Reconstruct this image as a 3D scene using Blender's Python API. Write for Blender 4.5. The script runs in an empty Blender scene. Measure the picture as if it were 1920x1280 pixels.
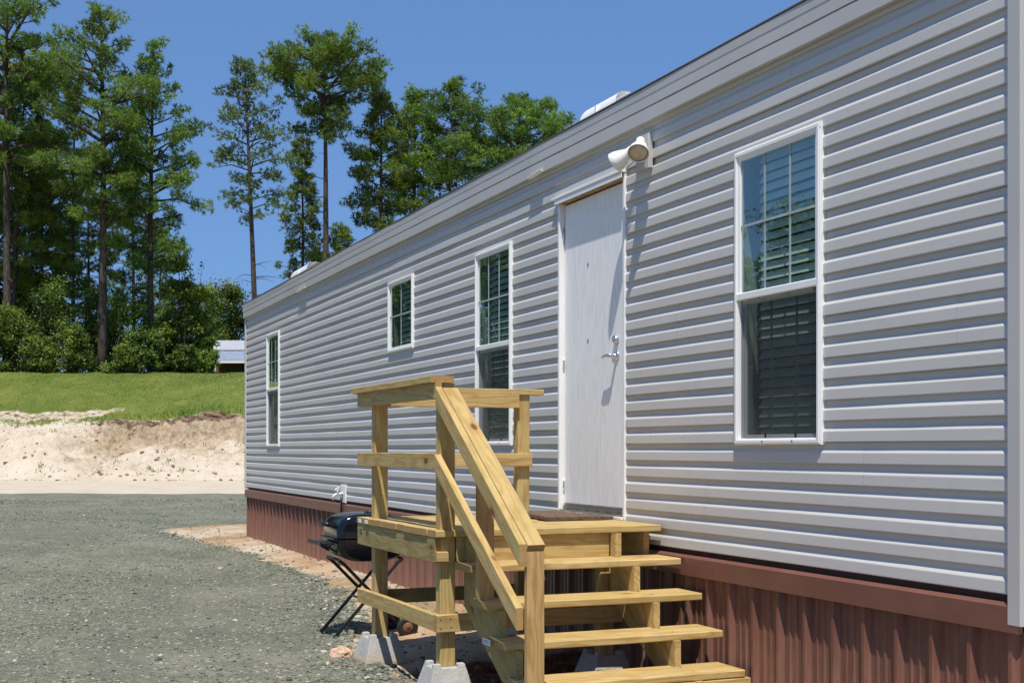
import bpy, bmesh, math, random
import numpy as np
from mathutils import Vector, Matrix, noise
R = math.radians
C = bpy.context.scene
COL = C.collection
rng = random.Random(11)

# ------------------------------------------------------------------ frame of the place
# house front is the plane y = 0 running along x; the gravel yard lies at y < 0, z = 0 is the yard
CAM = Vector((0.0, -3.8, 1.40))
YAW = math.atan(1004 / 2400.0)
AX = Vector((-math.cos(YAW), math.sin(YAW), 0))       # looking direction
RT = Vector((math.sin(YAW), math.cos(YAW), 0))        # to its right

def yard(w, t, z=0.0):
    """a point t metres out from the photographer's spot and w metres sideways"""
    p = CAM + AX * t + RT * w
    return Vector((p.x, p.y, z))

def wt(x, y):
    dx, dy = x - CAM.x, y - CAM.y
    return dx * RT.x + dy * RT.y, dx * AX.x + dy * AX.y

def fbm(x, y, z=0.0, o=4):
    return noise.fractal(Vector((x, y, z)), 1.0, 2.0, o, noise_basis='PERLIN_ORIGINAL')

def sstep(a, b, v):
    if a == b: return 1.0 if v >= a else 0.0
    t = max(0.0, min(1.0, (v - a) / (b - a)))
    return t * t * (3 - 2 * t)

# ------------------------------------------------------------------ materials
def new_mat(name):
    m = bpy.data.materials.new(name); m.use_nodes = True
    nt = m.node_tree; nt.nodes.clear()
    out = nt.nodes.new('ShaderNodeOutputMaterial')
    b = nt.nodes.new('ShaderNodeBsdfPrincipled')
    nt.links.new(b.outputs[0], out.inputs[0])
    return m, nt, b, out

class N:
    """small node-graph helper"""
    def __init__(s, nt): s.nt = nt
    def add(s, kind, **kw):
        n = s.nt.nodes.new(kind)
        for k, v in kw.items(): setattr(n, k, v)
        return n
    def link(s, a, b): s.nt.links.new(a, b)
    def val(s, sock, v):
        if hasattr(v, 'is_linked'): s.link(v, sock)
        else: sock.default_value = v
    def math(s, op, a, b=None, clamp=False):
        n = s.add('ShaderNodeMath', operation=op, use_clamp=clamp)
        s.val(n.inputs[0], a)
        if b is not None: s.val(n.inputs[1], b)
        return n.outputs[0]
    def mix(s, f, a, b, blend='MIX'):
        n = s.add('ShaderNodeMix', data_type='RGBA', blend_type=blend)
        s.val(n.inputs[0], f)
        for i, v in ((6, a), (7, b)):
            if isinstance(v, tuple) and len(v) == 3: v = (*v, 1)
            s.val(n.inputs[i], v)
        return n.outputs[2]
    def noise(s, vec, scale, detail=4, rough=.55, dist=0.0):
        n = s.add('ShaderNodeTexNoise')
        if vec is not None: s.link(vec, n.inputs['Vector'])
        n.inputs['Scale'].default_value = scale; n.inputs['Detail'].default_value = detail
        n.inputs['Roughness'].default_value = rough; n.inputs['Distortion'].default_value = dist
        return n.outputs['Fac']
    def vor(s, vec, scale, feature='F1', out='Distance', rnd=1.0):
        n = s.add('ShaderNodeTexVoronoi', feature=feature)
        if vec is not None: s.link(vec, n.inputs['Vector'])
        n.inputs['Scale'].default_value = scale; n.inputs['Randomness'].default_value = rnd
        return n.outputs[out]
    def ramp(s, f, *stops):
        n = s.add('ShaderNodeValToRGB')
        s.link(f, n.inputs[0])
        e = n.color_ramp.elements
        while len(e) < len(stops): e.new(0.5)
        for el, (p, c) in zip(e, stops):
            el.position = p
            el.color = (c, c, c, 1) if not isinstance(c, tuple) else (*c, 1)
        return n.outputs[0]
    def attr(s, name, out='Fac'):
        n = s.add('ShaderNodeAttribute', attribute_name=name)
        return n.outputs[out]
    def mapping(s, vec, scale=(1, 1, 1), loc=(0, 0, 0)):
        n = s.add('ShaderNodeMapping')
        s.link(vec, n.inputs[0]); n.inputs['Scale'].default_value = scale; n.inputs['Location'].default_value = loc
        return n.outputs[0]
    def bump(s, h, strength, dist, bsdf, normal=None):
        n = s.add('ShaderNodeBump')
        n.inputs['Strength'].default_value = strength; n.inputs['Distance'].default_value = dist
        s.link(h, n.inputs['Height'])
        if normal is not None: s.link(normal, n.inputs['Normal'])
        s.link(n.outputs[0], bsdf.inputs['Normal'])
        return n.outputs[0]
    def pos(s): return s.add('ShaderNodeNewGeometry').outputs['Position']
    def island(s): return s.add('ShaderNodeNewGeometry').outputs['Random Per Island']

MATS = {}
def plain(name, col, rough=.5, metal=0.0, var=.12, vs=6.0, spec=.5, bump=0.0, bscale=80):
    if name in MATS: return MATS[name]
    m, nt, b, _ = new_mat(name); n = N(nt)
    p = n.pos()
    f = n.noise(p, vs, 5, .6)
    c = n.mix(n.ramp(f, (.3, 0.0), (.7, 1.0)), tuple(v * (1 - var) for v in col), tuple(min(1, v * (1 + var)) for v in col))
    n.link(c, b.inputs['Base Color'])
    b.inputs['Roughness'].default_value = rough; b.inputs['Metallic'].default_value = metal
    b.inputs['Specular IOR Level'].default_value = spec
    if bump: n.bump(n.noise(p, bscale, 3), bump, .002, b)
    MATS[name] = m
    return m

def mat_wood(name, tint=(1, 1, 1), shade=1.0):
    if name in MATS: return MATS[name]
    m, nt, b, _ = new_mat(name); n = N(nt)
    g = n.attr('grain', 'Vector')
    rid = n.attr('board')
    st = n.mapping(g, (.55, 9, 9))
    base = n.noise(st, 1.6, 4, .5, .6)
    # growth rings: warped bands running along the board
    sep = n.add('ShaderNodeSeparateXYZ'); n.link(n.mapping(g, (.9, 1, 1)), sep.inputs[0])
    warp = n.noise(n.mapping(g, (.8, 5, 5)), 2.2, 2, .5)
    rad = n.math('ADD', n.math('MULTIPLY', sep.outputs[1], 120.0), n.math('MULTIPLY', warp, 34.0))
    rad = n.math('ADD', rad, n.math('MULTIPLY', sep.outputs[2], 70.0))
    rings = n.math('MULTIPLY_ADD', n.math('SINE', rad), .5); rings.node.inputs[2].default_value = .5
    fine = n.noise(n.mapping(g, (3, 160, 160)), 1.0, 3, .6)
    T = lambda c: tuple(a * q * shade * .84 for a, q in zip(c, tint))
    col = n.mix(n.ramp(base, (.25, 0.0), (.75, 1.0)), T((.565, .388, .148)), T((.775, .57, .262)))
    col = n.mix(n.math('MULTIPLY', n.math('POWER', rings, 3.0), .62), col, T((.42, .215, .050)))
    col = n.mix(n.math('MULTIPLY', n.ramp(fine, (.35, 1.0), (.6, 0.0)), .25), col, T((.30, .19, .08)))
    # treated-timber green cast in blotches, differing board by board
    blot = n.noise(n.mapping(g, (1.2, 4, 4)), 1.3, 3, .5)
    col = n.mix(n.math('MULTIPLY', n.ramp(blot, (.42, 0.0), (.72, 1.0)), .42), col, T((.48, .38, .13)))
    col = n.mix(n.math('MULTIPLY', rid, .35), col, T((.52, .37, .12)))
    # knots
    kv = n.add('ShaderNodeTexVoronoi', feature='F1'); n.link(n.mapping(g, (1, 2.0, 2.0)), kv.inputs['Vector'])
    kv.inputs['Scale'].default_value = 2.7
    ks = n.add('ShaderNodeSeparateColor'); n.link(kv.outputs['Color'], ks.inputs[0])
    kd = n.math('ADD', kv.outputs['Distance'], n.math('MULTIPLY', n.noise(g, 30, 2), .03))
    kn = n.math('MULTIPLY', n.ramp(kd, (.085, 1.0), (.135, 0.0)), n.math('GREATER_THAN', ks.outputs[0], .48))
    halo = n.math('MULTIPLY', n.ramp(kd, (.12, 1.0), (.32, 0.0)), n.math('GREATER_THAN', ks.outputs[0], .48))
    col = n.mix(n.math('MULTIPLY', halo, .45), col, T((.40, .20, .055)))
    col = n.mix(n.math('MULTIPLY', kn, .85), col, T((.11, .045, .015)))
    # end grain
    eg = n.attr('endgrain')
    er = n.vor(n.mapping(g, (1, 1, 1)), 60, 'F1')
    col = n.mix(n.math('MULTIPLY', eg, .55), col, T((.43, .225, .075)))
    # yard dirt and handling marks
    dirt = n.noise(n.pos(), 7.0, 6, .7)
    col = n.mix(n.math('MULTIPLY', n.ramp(dirt, (.50, 0.0), (.78, 1.0)), .50), col, T((.29, .215, .105)))
    n.link(col, b.inputs['Base Color'])
    b.inputs['Roughness'].default_value = .68; b.inputs['Specular IOR Level'].default_value = .3
    hh = n.math('ADD', n.math('MULTIPLY', rings, .5), fine)
    n.bump(hh, .35, .0012, b)
    MATS[name] = m
    return m

def mat_siding():
    m, nt, b, _ = new_mat('vinyl siding'); n = N(nt)
    p = n.pos()
    blot = n.noise(n.mapping(p, (.5, 1, 2.5)), 1.3, 5, .6)
    grain = n.noise(n.mapping(p, (6, 60, 60)), 1.5, 4, .6)
    c = n.mix(n.ramp(blot, (.3, 0.0), (.7, 1.0)), (.525, .507, .48), (.58, .56, .53))
    c = n.mix(n.math('MULTIPLY', n.ramp(grain, (.35, 1.0), (.65, 0.0)), .10), c, (.465, .45, .42))
    streak = n.noise(n.mapping(p, (9, 1, .35)), 1.0, 4, .6)
    c = n.mix(n.math('MULTIPLY', n.ramp(streak, (.58, 0.0), (.8, 1.0)), .22), c, (.40, .375, .34))
    n.link(c, b.inputs['Base Color'])
    b.inputs['Roughness'].default_value = .42; b.inputs['Specular IOR Level'].default_value = .45
    n.bump(grain, .25, .0008, b)
    return m

def mat_skirt():
    m, nt, b, _ = new_mat('brown painted metal'); n = N(nt)
    p = n.pos()
    z = n.add('ShaderNodeSeparateXYZ'); n.link(p, z.inputs[0])
    st = n.noise(n.mapping(p, (14, 14, .5)), 1.4, 5, .65)
    c = n.mix(n.ramp(st, (.3, 0.0), (.7, 1.0)), (.128, .047, .030), (.182, .070, .046))
    # mud splash: pale dust thrown up by rain, thickest low on the sheet
    dn = n.noise(n.mapping(p, (10, 10, 2.2)), 2.0, 6, .7)
    zz = n.math('SUBTRACT', .70, z.outputs[2])
    dust = n.math('MULTIPLY', n.math('ADD', zz, n.math('MULTIPLY', n.math('SUBTRACT', dn, .5), 1.1)), 1.25, True)
    c = n.mix(n.math('MULTIPLY', dust, .48), c, (.40, .235, .165))
    n.link(c, b.inputs['Base Color'])
    b.inputs['Roughness'].default_value = .45
    n.bump(n.noise(n.mapping(p, (9, 9, 2)), 3, 3), .2, .002, b)
    return m

def mat_glass(name, tint, refl=1.0):
    m = bpy.data.materials.new(name); m.use_nodes = True
    nt = m.node_tree; nt.nodes.clear(); n = N(nt)
    out = n.add('ShaderNodeOutputMaterial')
    tr = n.add('ShaderNodeBsdfTransparent'); tr.inputs[0].default_value = (*tint, 1)
    gl = n.add('ShaderNodeBsdfGlossy'); gl.inputs['Roughness'].default_value = .004
    gl.inputs[0].default_value = (.82, .95, .92, 1)
    lw = n.add('ShaderNodeFresnel'); lw.inputs[0].default_value = 1.52
    p = n.pos()
    bmp = n.add('ShaderNodeBump'); bmp.inputs['Strength'].default_value = .05; bmp.inputs['Distance'].default_value = .012
    n.link(n.noise(p, 2.4, 2), bmp.inputs['Height']); n.link(bmp.outputs[0], gl.inputs['Normal'])
    f = n.math('MINIMUM', n.math('MULTIPLY', lw.outputs[0], 3.3 * refl, True), .62)      # two faces of each of two panes
    mx = n.add('ShaderNodeMixShader')
    n.link(f, mx.inputs[0]); n.link(tr.outputs[0], mx.inputs[1]); n.link(gl.outputs[0], mx.inputs[2])
    n.link(mx.outputs[0], out.inputs[0])
    return m

def mat_screen():
    m = bpy.data.materials.new('insect screen'); m.use_nodes = True
    nt = m.node_tree; nt.nodes.clear(); n = N(nt)
    out = n.add('ShaderNodeOutputMaterial')
    tr = n.add('ShaderNodeBsdfTransparent')
    df = n.add('ShaderNodeBsdfDiffuse'); df.inputs[0].default_value = (.045, .047, .05, 1)
    w = n.noise(n.pos(), 900, 2)
    mx = n.add('ShaderNodeMixShader')
    n.link(n.math('MULTIPLY_ADD', w, .3), mx.inputs[0]); mx.inputs[0].links[0].from_node.inputs[2].default_value = .42
    n.link(tr.outputs[0], mx.inputs[1]); n.link(df.outputs[0], mx.inputs[2])
    n.link(mx.outputs[0], out.inputs[0])
    return m

def mat_foliage(name, dark, light, trans=.25, rough=.55):
    m = bpy.data.materials.new(name); m.use_nodes = True
    nt = m.node_tree; nt.nodes.clear(); n = N(nt)
    out = n.add('ShaderNodeOutputMaterial')
    b = n.add('ShaderNodeBsdfPrincipled')
    t = n.attr('tint')
    oi = n.add('ShaderNodeObjectInfo')
    c = n.mix(t, dark, light)
    hv = n.add('ShaderNodeHueSaturation'); n.link(c, hv.inputs['Color'])
    n.link(n.math('MULTIPLY_ADD', oi.outputs['Random'], .022), hv.inputs['Hue']); hv.inputs['Hue'].links[0].from_node.inputs[2].default_value = .492
    n.link(n.math('MULTIPLY_ADD', oi.outputs['Random'], .3), hv.inputs['Value']); hv.inputs['Value'].links[0].from_node.inputs[2].default_value = .85
    n.link(hv.outputs[0], b.inputs['Base Color'])
    b.inputs['Roughness'].default_value = rough; b.inputs['Specular IOR Level'].default_value = .35
    tl = n.add('ShaderNodeBsdfTranslucent'); n.link(hv.outputs[0], tl.inputs[0])
    mx = n.add('ShaderNodeMixShader'); mx.inputs[0].default_value = trans
    n.link(b.outputs[0], mx.inputs[1]); n.link(tl.outputs[0], mx.inputs[2])
    n.link(mx.outputs[0], out.inputs[0])
    return m

def mat_bark():
    m, nt, b, _ = new_mat('pine bark'); n = N(nt)
    p = n.pos()
    f = n.noise(n.mapping(p, (5, 5, 1.4)), 2.5, 5, .65)
    c = n.mix(n.ramp(f, (.35, 0.0), (.65, 1.0)), (.028, .020, .015), (.105, .078, .060))
    n.link(c, b.inputs['Base Color']); b.inputs['Roughness'].default_value = .9
    n.bump(f, .8, .05, b)
    return m

def mat_ground():
    m, nt, b, _ = new_mat('yard ground'); n = N(nt)
    p = n.pos()
    jit = n.math('SUBTRACT', n.noise(p, 5.0, 6, .7), .5)
    def zone(name, soft=.30, k=.9):
        v = n.math('ADD', n.attr(name), n.math('MULTIPLY', jit, k))
        return n.ramp(v, (.5 - soft / 2, 0.0), (.5 + soft / 2, 1.0))
    # gravel: crushed grey-green stone
    big = n.noise(p, .55, 4, .6)
    mid = n.noise(p, 3.0, 5, .65)
    v1 = n.add('ShaderNodeTexVoronoi'); n.link(p, v1.inputs['Vector']); v1.inputs['Scale'].default_value = 46
    s1 = n.add('ShaderNodeSeparateColor'); n.link(v1.outputs['Color'], s1.inputs[0])
    v2 = n.add('ShaderNodeTexVoronoi'); n.link(p, v2.inputs['Vector']); v2.inputs['Scale'].default_value = 120
    s2 = n.add('ShaderNodeSeparateColor'); n.link(v2.outputs['Color'], s2.inputs[0])
    gv = n.math('ADD', n.math('MULTIPLY', s1.outputs[0], .55), n.math('MULTIPLY', s2.outputs[1], .45))
    gc = n.mix(gv, (.074, .082, .056), (.290, .286, .210))
    gc = n.mix(n.math('MULTIPLY', n.ramp(big, (.42, 0.0), (.62, 1.0)), .55), gc, (.275, .268, .208))
    gc = n.mix(n.math('MULTIPLY', n.ramp(mid, (.5, 0.0), (.68, 1.0)), .50), gc, (.095, .112, .085))
    gc = n.mix(n.math('MULTIPLY', n.ramp(n.noise(n.mapping(p, (.25, 1.0, 1)), 1.1, 5, .65), (.52, 0.0), (.66, 1.0)), .35), gc, (.10, .115, .09))
    fleck = n.math('GREATER_THAN', s1.outputs[2], .972)
    gc = n.mix(n.math('MULTIPLY', fleck, .8), gc, (.55, .49, .43))
    # pale sand
    sn = n.noise(p, .8, 6, .65); sf = n.noise(p, 9.0, 5, .7)
    sc = n.mix(n.ramp(sn, (.3, 0.0), (.7, 1.0)), (.485, .400, .295), (.570, .50, .400))
    sc = n.mix(n.math('MULTIPLY', n.ramp(sf, (.55, 0.0), (.8, 1.0)), .4), sc, (.40, .29, .18))
    # orange clay sand beside the house
    on = n.noise(n.mapping(p, (1.0, 2.2, 1)), 1.6, 5, .6)
    oc = n.mix(n.ramp(on, (.3, 0.0), (.7, 1.0)), (.45, .26, .135), (.56, .455, .32))
    oc = n.mix(n.ramp(n.noise(p, .9, 5, .6), (.48, 0.0), (.60, .8)), oc, (.33, .225, .115))
    oc = n.mix(n.ramp(n.noise(p, .55, 5, .65), (.47, 0.0), (.60, .8)), oc, (.60, .52, .40))
    oc = n.mix(n.math('MULTIPLY', n.ramp(sf, (.5, 0.0), (.75, 1.0)), .5), oc, (.33, .215, .11))
    # red dirt under the steps, darkened by shade painted into its colour
    shaded_dirt = n.mix(n.ramp(n.noise(p, 8, 6, .7), (.35, 0.0), (.68, 1.0)), (.085, .036, .02), (.30, .13, .07))
    # grass
    gn = n.noise(n.mapping(p, (1, 1, 1)), .42, 6, .72); gf = n.noise(p, 5.0, 6, .75)
    grc = n.mix(n.ramp(gn, (.3, 0.0), (.7, 1.0)), (.052, .098, .013), (.158, .180, .040))
    grc = n.mix(n.math('MULTIPLY', n.ramp(gf, (.4, 0.0), (.72, 1.0)), .40), grc, (.23, .235, .065))
    grc = n.mix(n.math('MULTIPLY', n.ramp(n.noise(p, .9, 4, .6), (.58, 0.0), (.78, 1.0)), .6), grc, (.060, .110, .015))
    # stained sand, and dark top soil with the overhang's shade painted in
    tn = n.noise(n.mapping(p, (1, 1, 2.5)), 2.6, 6, .78)
    tc = n.mix(n.ramp(tn, (.42, 0.0), (.60, 1.0)), (.034, .020, .014), (.27, .18, .12))
    stn = n.mix(n.ramp(n.noise(p, 1.3, 6, .7), (.35, 0.0), (.65, 1.0)), (.22, .155, .085), (.41, .30, .19))
    c = n.mix(zone('sand', .16), gc, sc)
    c = n.mix(zone('clay', .22), c, oc)
    c = n.mix(zone('dirt', .30, .8), c, shaded_dirt)
    c = n.mix(zone('stain', .5, 1.5), c, stn)
    pn = n.math('SUBTRACT', n.noise(n.mapping(p, (2.2, 2.2, 3.2)), 1.0, 6, .75), .5)
    tz = n.ramp(n.math('ADD', n.attr('topsoil_shade'), n.math('MULTIPLY', pn, 2.8)), (.40, 0.0), (.62, 1.0))
    c = n.mix(tz, c, tc)
    clod = n.math('GREATER_THAN', n.noise(n.mapping(p, (1, 1, 1.6)), 3.3, 4, .75), .63)
    c = n.mix(n.math('MULTIPLY', n.math('MULTIPLY', clod, n.attr('sand')), .45), c, (.20, .13, .075))
    dry = n.ramp(n.noise(n.mapping(p, (1, 1, 1)), .8, 6, .75), (.56, 0.0), (.72, 1.0))
    grc = n.mix(n.math('MULTIPLY', dry, .55), grc, (.27, .225, .09))
    c = n.mix(zone('grass', .25, 1.5), c, grc)
    n.link(c, b.inputs['Base Color'])
    b.inputs['Roughness'].default_value = .95; b.inputs['Specular IOR Level'].default_value = .12
    isg = n.math('SUBTRACT', 1.0, n.attr('sand'))
    h = n.math('ADD', n.math('MULTIPLY', n.math('SUBTRACT', 1.0, v1.outputs['Distance']), 1.0), n.math('MULTIPLY', v2.outputs['Distance'], -.5))
    h = n.math('MULTIPLY', h, isg)
    h2 = n.noise(p, 26, 6, .75)
    nb = n.bump(n.math('ADD', h, n.math('MULTIPLY', h2, .7)), .9, .014, b)
    n.bump(n.noise(p, 2.2, 6, .7), .55, .14, b, nb)
    return m

def mat_stone(name, a, bcol, fleck):
    m, nt, b, _ = new_mat(name); n = N(nt)
    r = n.island()
    c = n.mix(r, a, bcol)
    r2 = n.add('ShaderNodeTexWhiteNoise', noise_dimensions='1D'); n.link(r, r2.inputs['W'])
    c = n.mix(n.math('MULTIPLY', n.math('GREATER_THAN', r2.outputs['Value'], .955), .85), c, fleck)
    c = n.mix(n.math('MULTIPLY', n.noise(n.pos(), 60, 3), .35), c, (.20, .20, .17))
    n.link(c, b.inputs['Base Color']); b.inputs['Roughness'].default_value = .92; b.inputs['Specular IOR Level'].default_value = .2
    return m

def mat_concrete():
    m, nt, b, _ = new_mat('cast concrete'); n = N(nt)
    p = n.pos()
    f = n.noise(p, 9, 6, .65)
    c = n.mix(n.ramp(f, (.3, 0.0), (.7, 1.0)), (.34, .33, .305), (.50, .49, .46))
    pit = n.vor(p, 70)
    c = n.mix(n.math('MULTIPLY', n.ramp(pit, (.10, 1.0), (.18, 0.0)), .5), c, (.16, .15, .14))
    z = n.add('ShaderNodeSeparateXYZ'); n.link(p, z.inputs[0])
    mud = n.math('MULTIPLY', n.math('SUBTRACT', n.math('ADD', .05, n.math('MULTIPLY', f, .10)), z.outputs[2]), 16.0, True)
    c = n.mix(n.math('MULTIPLY', mud, .7), c, (.42, .31, .19))
    n.link(c, b.inputs['Base Color']); b.inputs['Roughness'].default_value = .92; b.inputs['Specular IOR Level'].default_value = .2
    n.bump(n.math('ADD', f, n.math('MULTIPLY', pit, .6)), .5, .006, b)
    return m

def mat_door():
    m, nt, b, _ = new_mat('white embossed door skin'); n = N(nt)
    p = n.pos()
    warp = n.noise(n.mapping(p, (5.5, 1, .55)), 1.6, 3, .5)
    s = n.add('ShaderNodeSeparateXYZ'); n.link(p, s.inputs[0])
    rings = n.math('SINE', n.math('ADD', n.math('MULTIPLY', s.outputs[0], 190.0), n.math('MULTIPLY', warp, 70.0)))
    fine = n.noise(n.mapping(p, (120, 1, 5)), 1.2, 3, .6)
    h = n.math('ADD', n.math('MULTIPLY', rings, .5), n.math('MULTIPLY', fine, 1.2))
    c = n.mix(n.ramp(h, (.1, 1.0), (.75, 0.0)), (.88, .875, .85), (.79, .79, .775))
    # rust-tinged grime
    gr = n.noise(n.mapping(p, (6, 6, .9)), 2.0, 6, .7)
    low = n.math('MULTIPLY', n.math('SUBTRACT', 1.55, s.outputs[2]), 1.0, True)
    c = n.mix(n.math('MULTIPLY', n.math('MULTIPLY', n.ramp(gr, (.42, 0.0), (.8, 1.0)), low), .55), c, (.50, .46, .36))
    n.link(c, b.inputs['Base Color']); b.inputs['Roughness'].default_value = .5
    n.bump(h, .35, .0012, b)
    return m

def mat_metal_roof():
    m, nt, b, _ = new_mat('pale sheet metal roof'); n = N(nt)
    f = n.noise(n.pos(), 1.5, 4)
    c = n.mix(f, (.52, .54, .58), (.62, .64, .68))
    n.link(c, b.inputs['Base Color']); b.inputs['Roughness'].default_value = .35; b.inputs['Metallic'].default_value = .25
    return m

WOOD = mat_wood('treated pine')
WOOD_RED = mat_wood('treated pine heartwood', (1.0, .90, .86))
WOOD_GREEN = mat_wood('treated pine dull green', (.84, .92, .90), .84)  # darker, greener tone of the same pine
SIDING = mat_siding(); SKIRT = mat_skirt(); GROUND = mat_ground(); CONC = mat_concrete(); DOOR = mat_door()
GLASS = mat_glass('window glass', (.74, .86, .82)); SCREEN = mat_screen()
GLASS_LOW = mat_glass('window glass behind screen', (.74, .86, .82), .6)
VINYL = plain('white vinyl', (.83, .83, .81), .35, var=.05, vs=3)
TRIM = plain('pale grey trim', (.48, .468, .45), .38, var=.05, vs=2)
FASCIA = plain('grey aluminium fascia', (.50, .485, .46), .36, var=.06, vs=1.2)
ROOFM = plain('brown roof edge', (.15, .105, .065), .8)
BAND = plain('brown trim board', (.175, .072, .050), .42, var=.12, vs=4)
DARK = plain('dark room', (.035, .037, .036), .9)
BLIND = plain('pale blind slats', (.84, .88, .85), .5, var=.06)
CHROME = plain('satin nickel', (.72, .72, .71), .22, 1.0, .05)
ALU = plain('weathered aluminium sill', (.30, .28, .25), .4, .8, .3, 20)
TANWOOD = plain('raw brown lintel', (.34, .245, .13), .7, var=.35, vs=14)
BLACKM = plain('black enamel', (.006, .007, .011), .12, var=.3)
BLACKP = plain('black tube', (.012, .013, .016), .35, var=.3)
RUBBER = plain('black wheel plastic', (.014, .014, .014), .55)
RUST = plain('rusted hub', (.20, .085, .040), .7, var=.5, vs=40)
LAMPW = plain('white lamp housing', (.84, .83, .80), .3, var=.05)
LENS = plain('yellowed lamp lens', (.50, .42, .28), .12, var=.25, vs=30)
MAT = plain('brown coir mat', (.115, .075, .050), .95, var=.5, vs=26, bump=.9, bscale=120)
TAG = plain('white paper tag', (.82, .82, .84), .6, var=.04)
TAGINK = plain('blue printed ink', (.10, .14, .38), .6)
INK = plain('faint black ink', (.13, .085, .03), .8, var=.4, vs=90)
NAIL = plain('steel nail head', (.10, .09, .08), .5, .6)
BRASS = plain('white painted spigot', (.70, .69, .66), .35)
BARK = mat_bark()
PINE = mat_foliage('pine needles', (.038, .076, .014), (.26, .37, .055), .38)
PINE_DRY = mat_foliage('thin blue green needles', (.045, .082, .028), (.22, .30, .095), .34)
LEAF = mat_foliage('broad leaves', (.026, .062, .011), (.27, .37, .055), .45, .45)
GRASSM = mat_foliage('grass blades', (.090, .160, .016), (.20, .25, .045), .5)
STONE = mat_stone('crushed stone', (.066, .077, .055), (.27, .276, .208), (.58, .50, .44))
METALROOF = mat_metal_roof()
SHEDW = plain('pale shed siding', (.62, .58, .56), .6, var=.12)
SHEDB = plain('brown shed wall', (.12, .075, .05), .8, var=.4)

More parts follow.
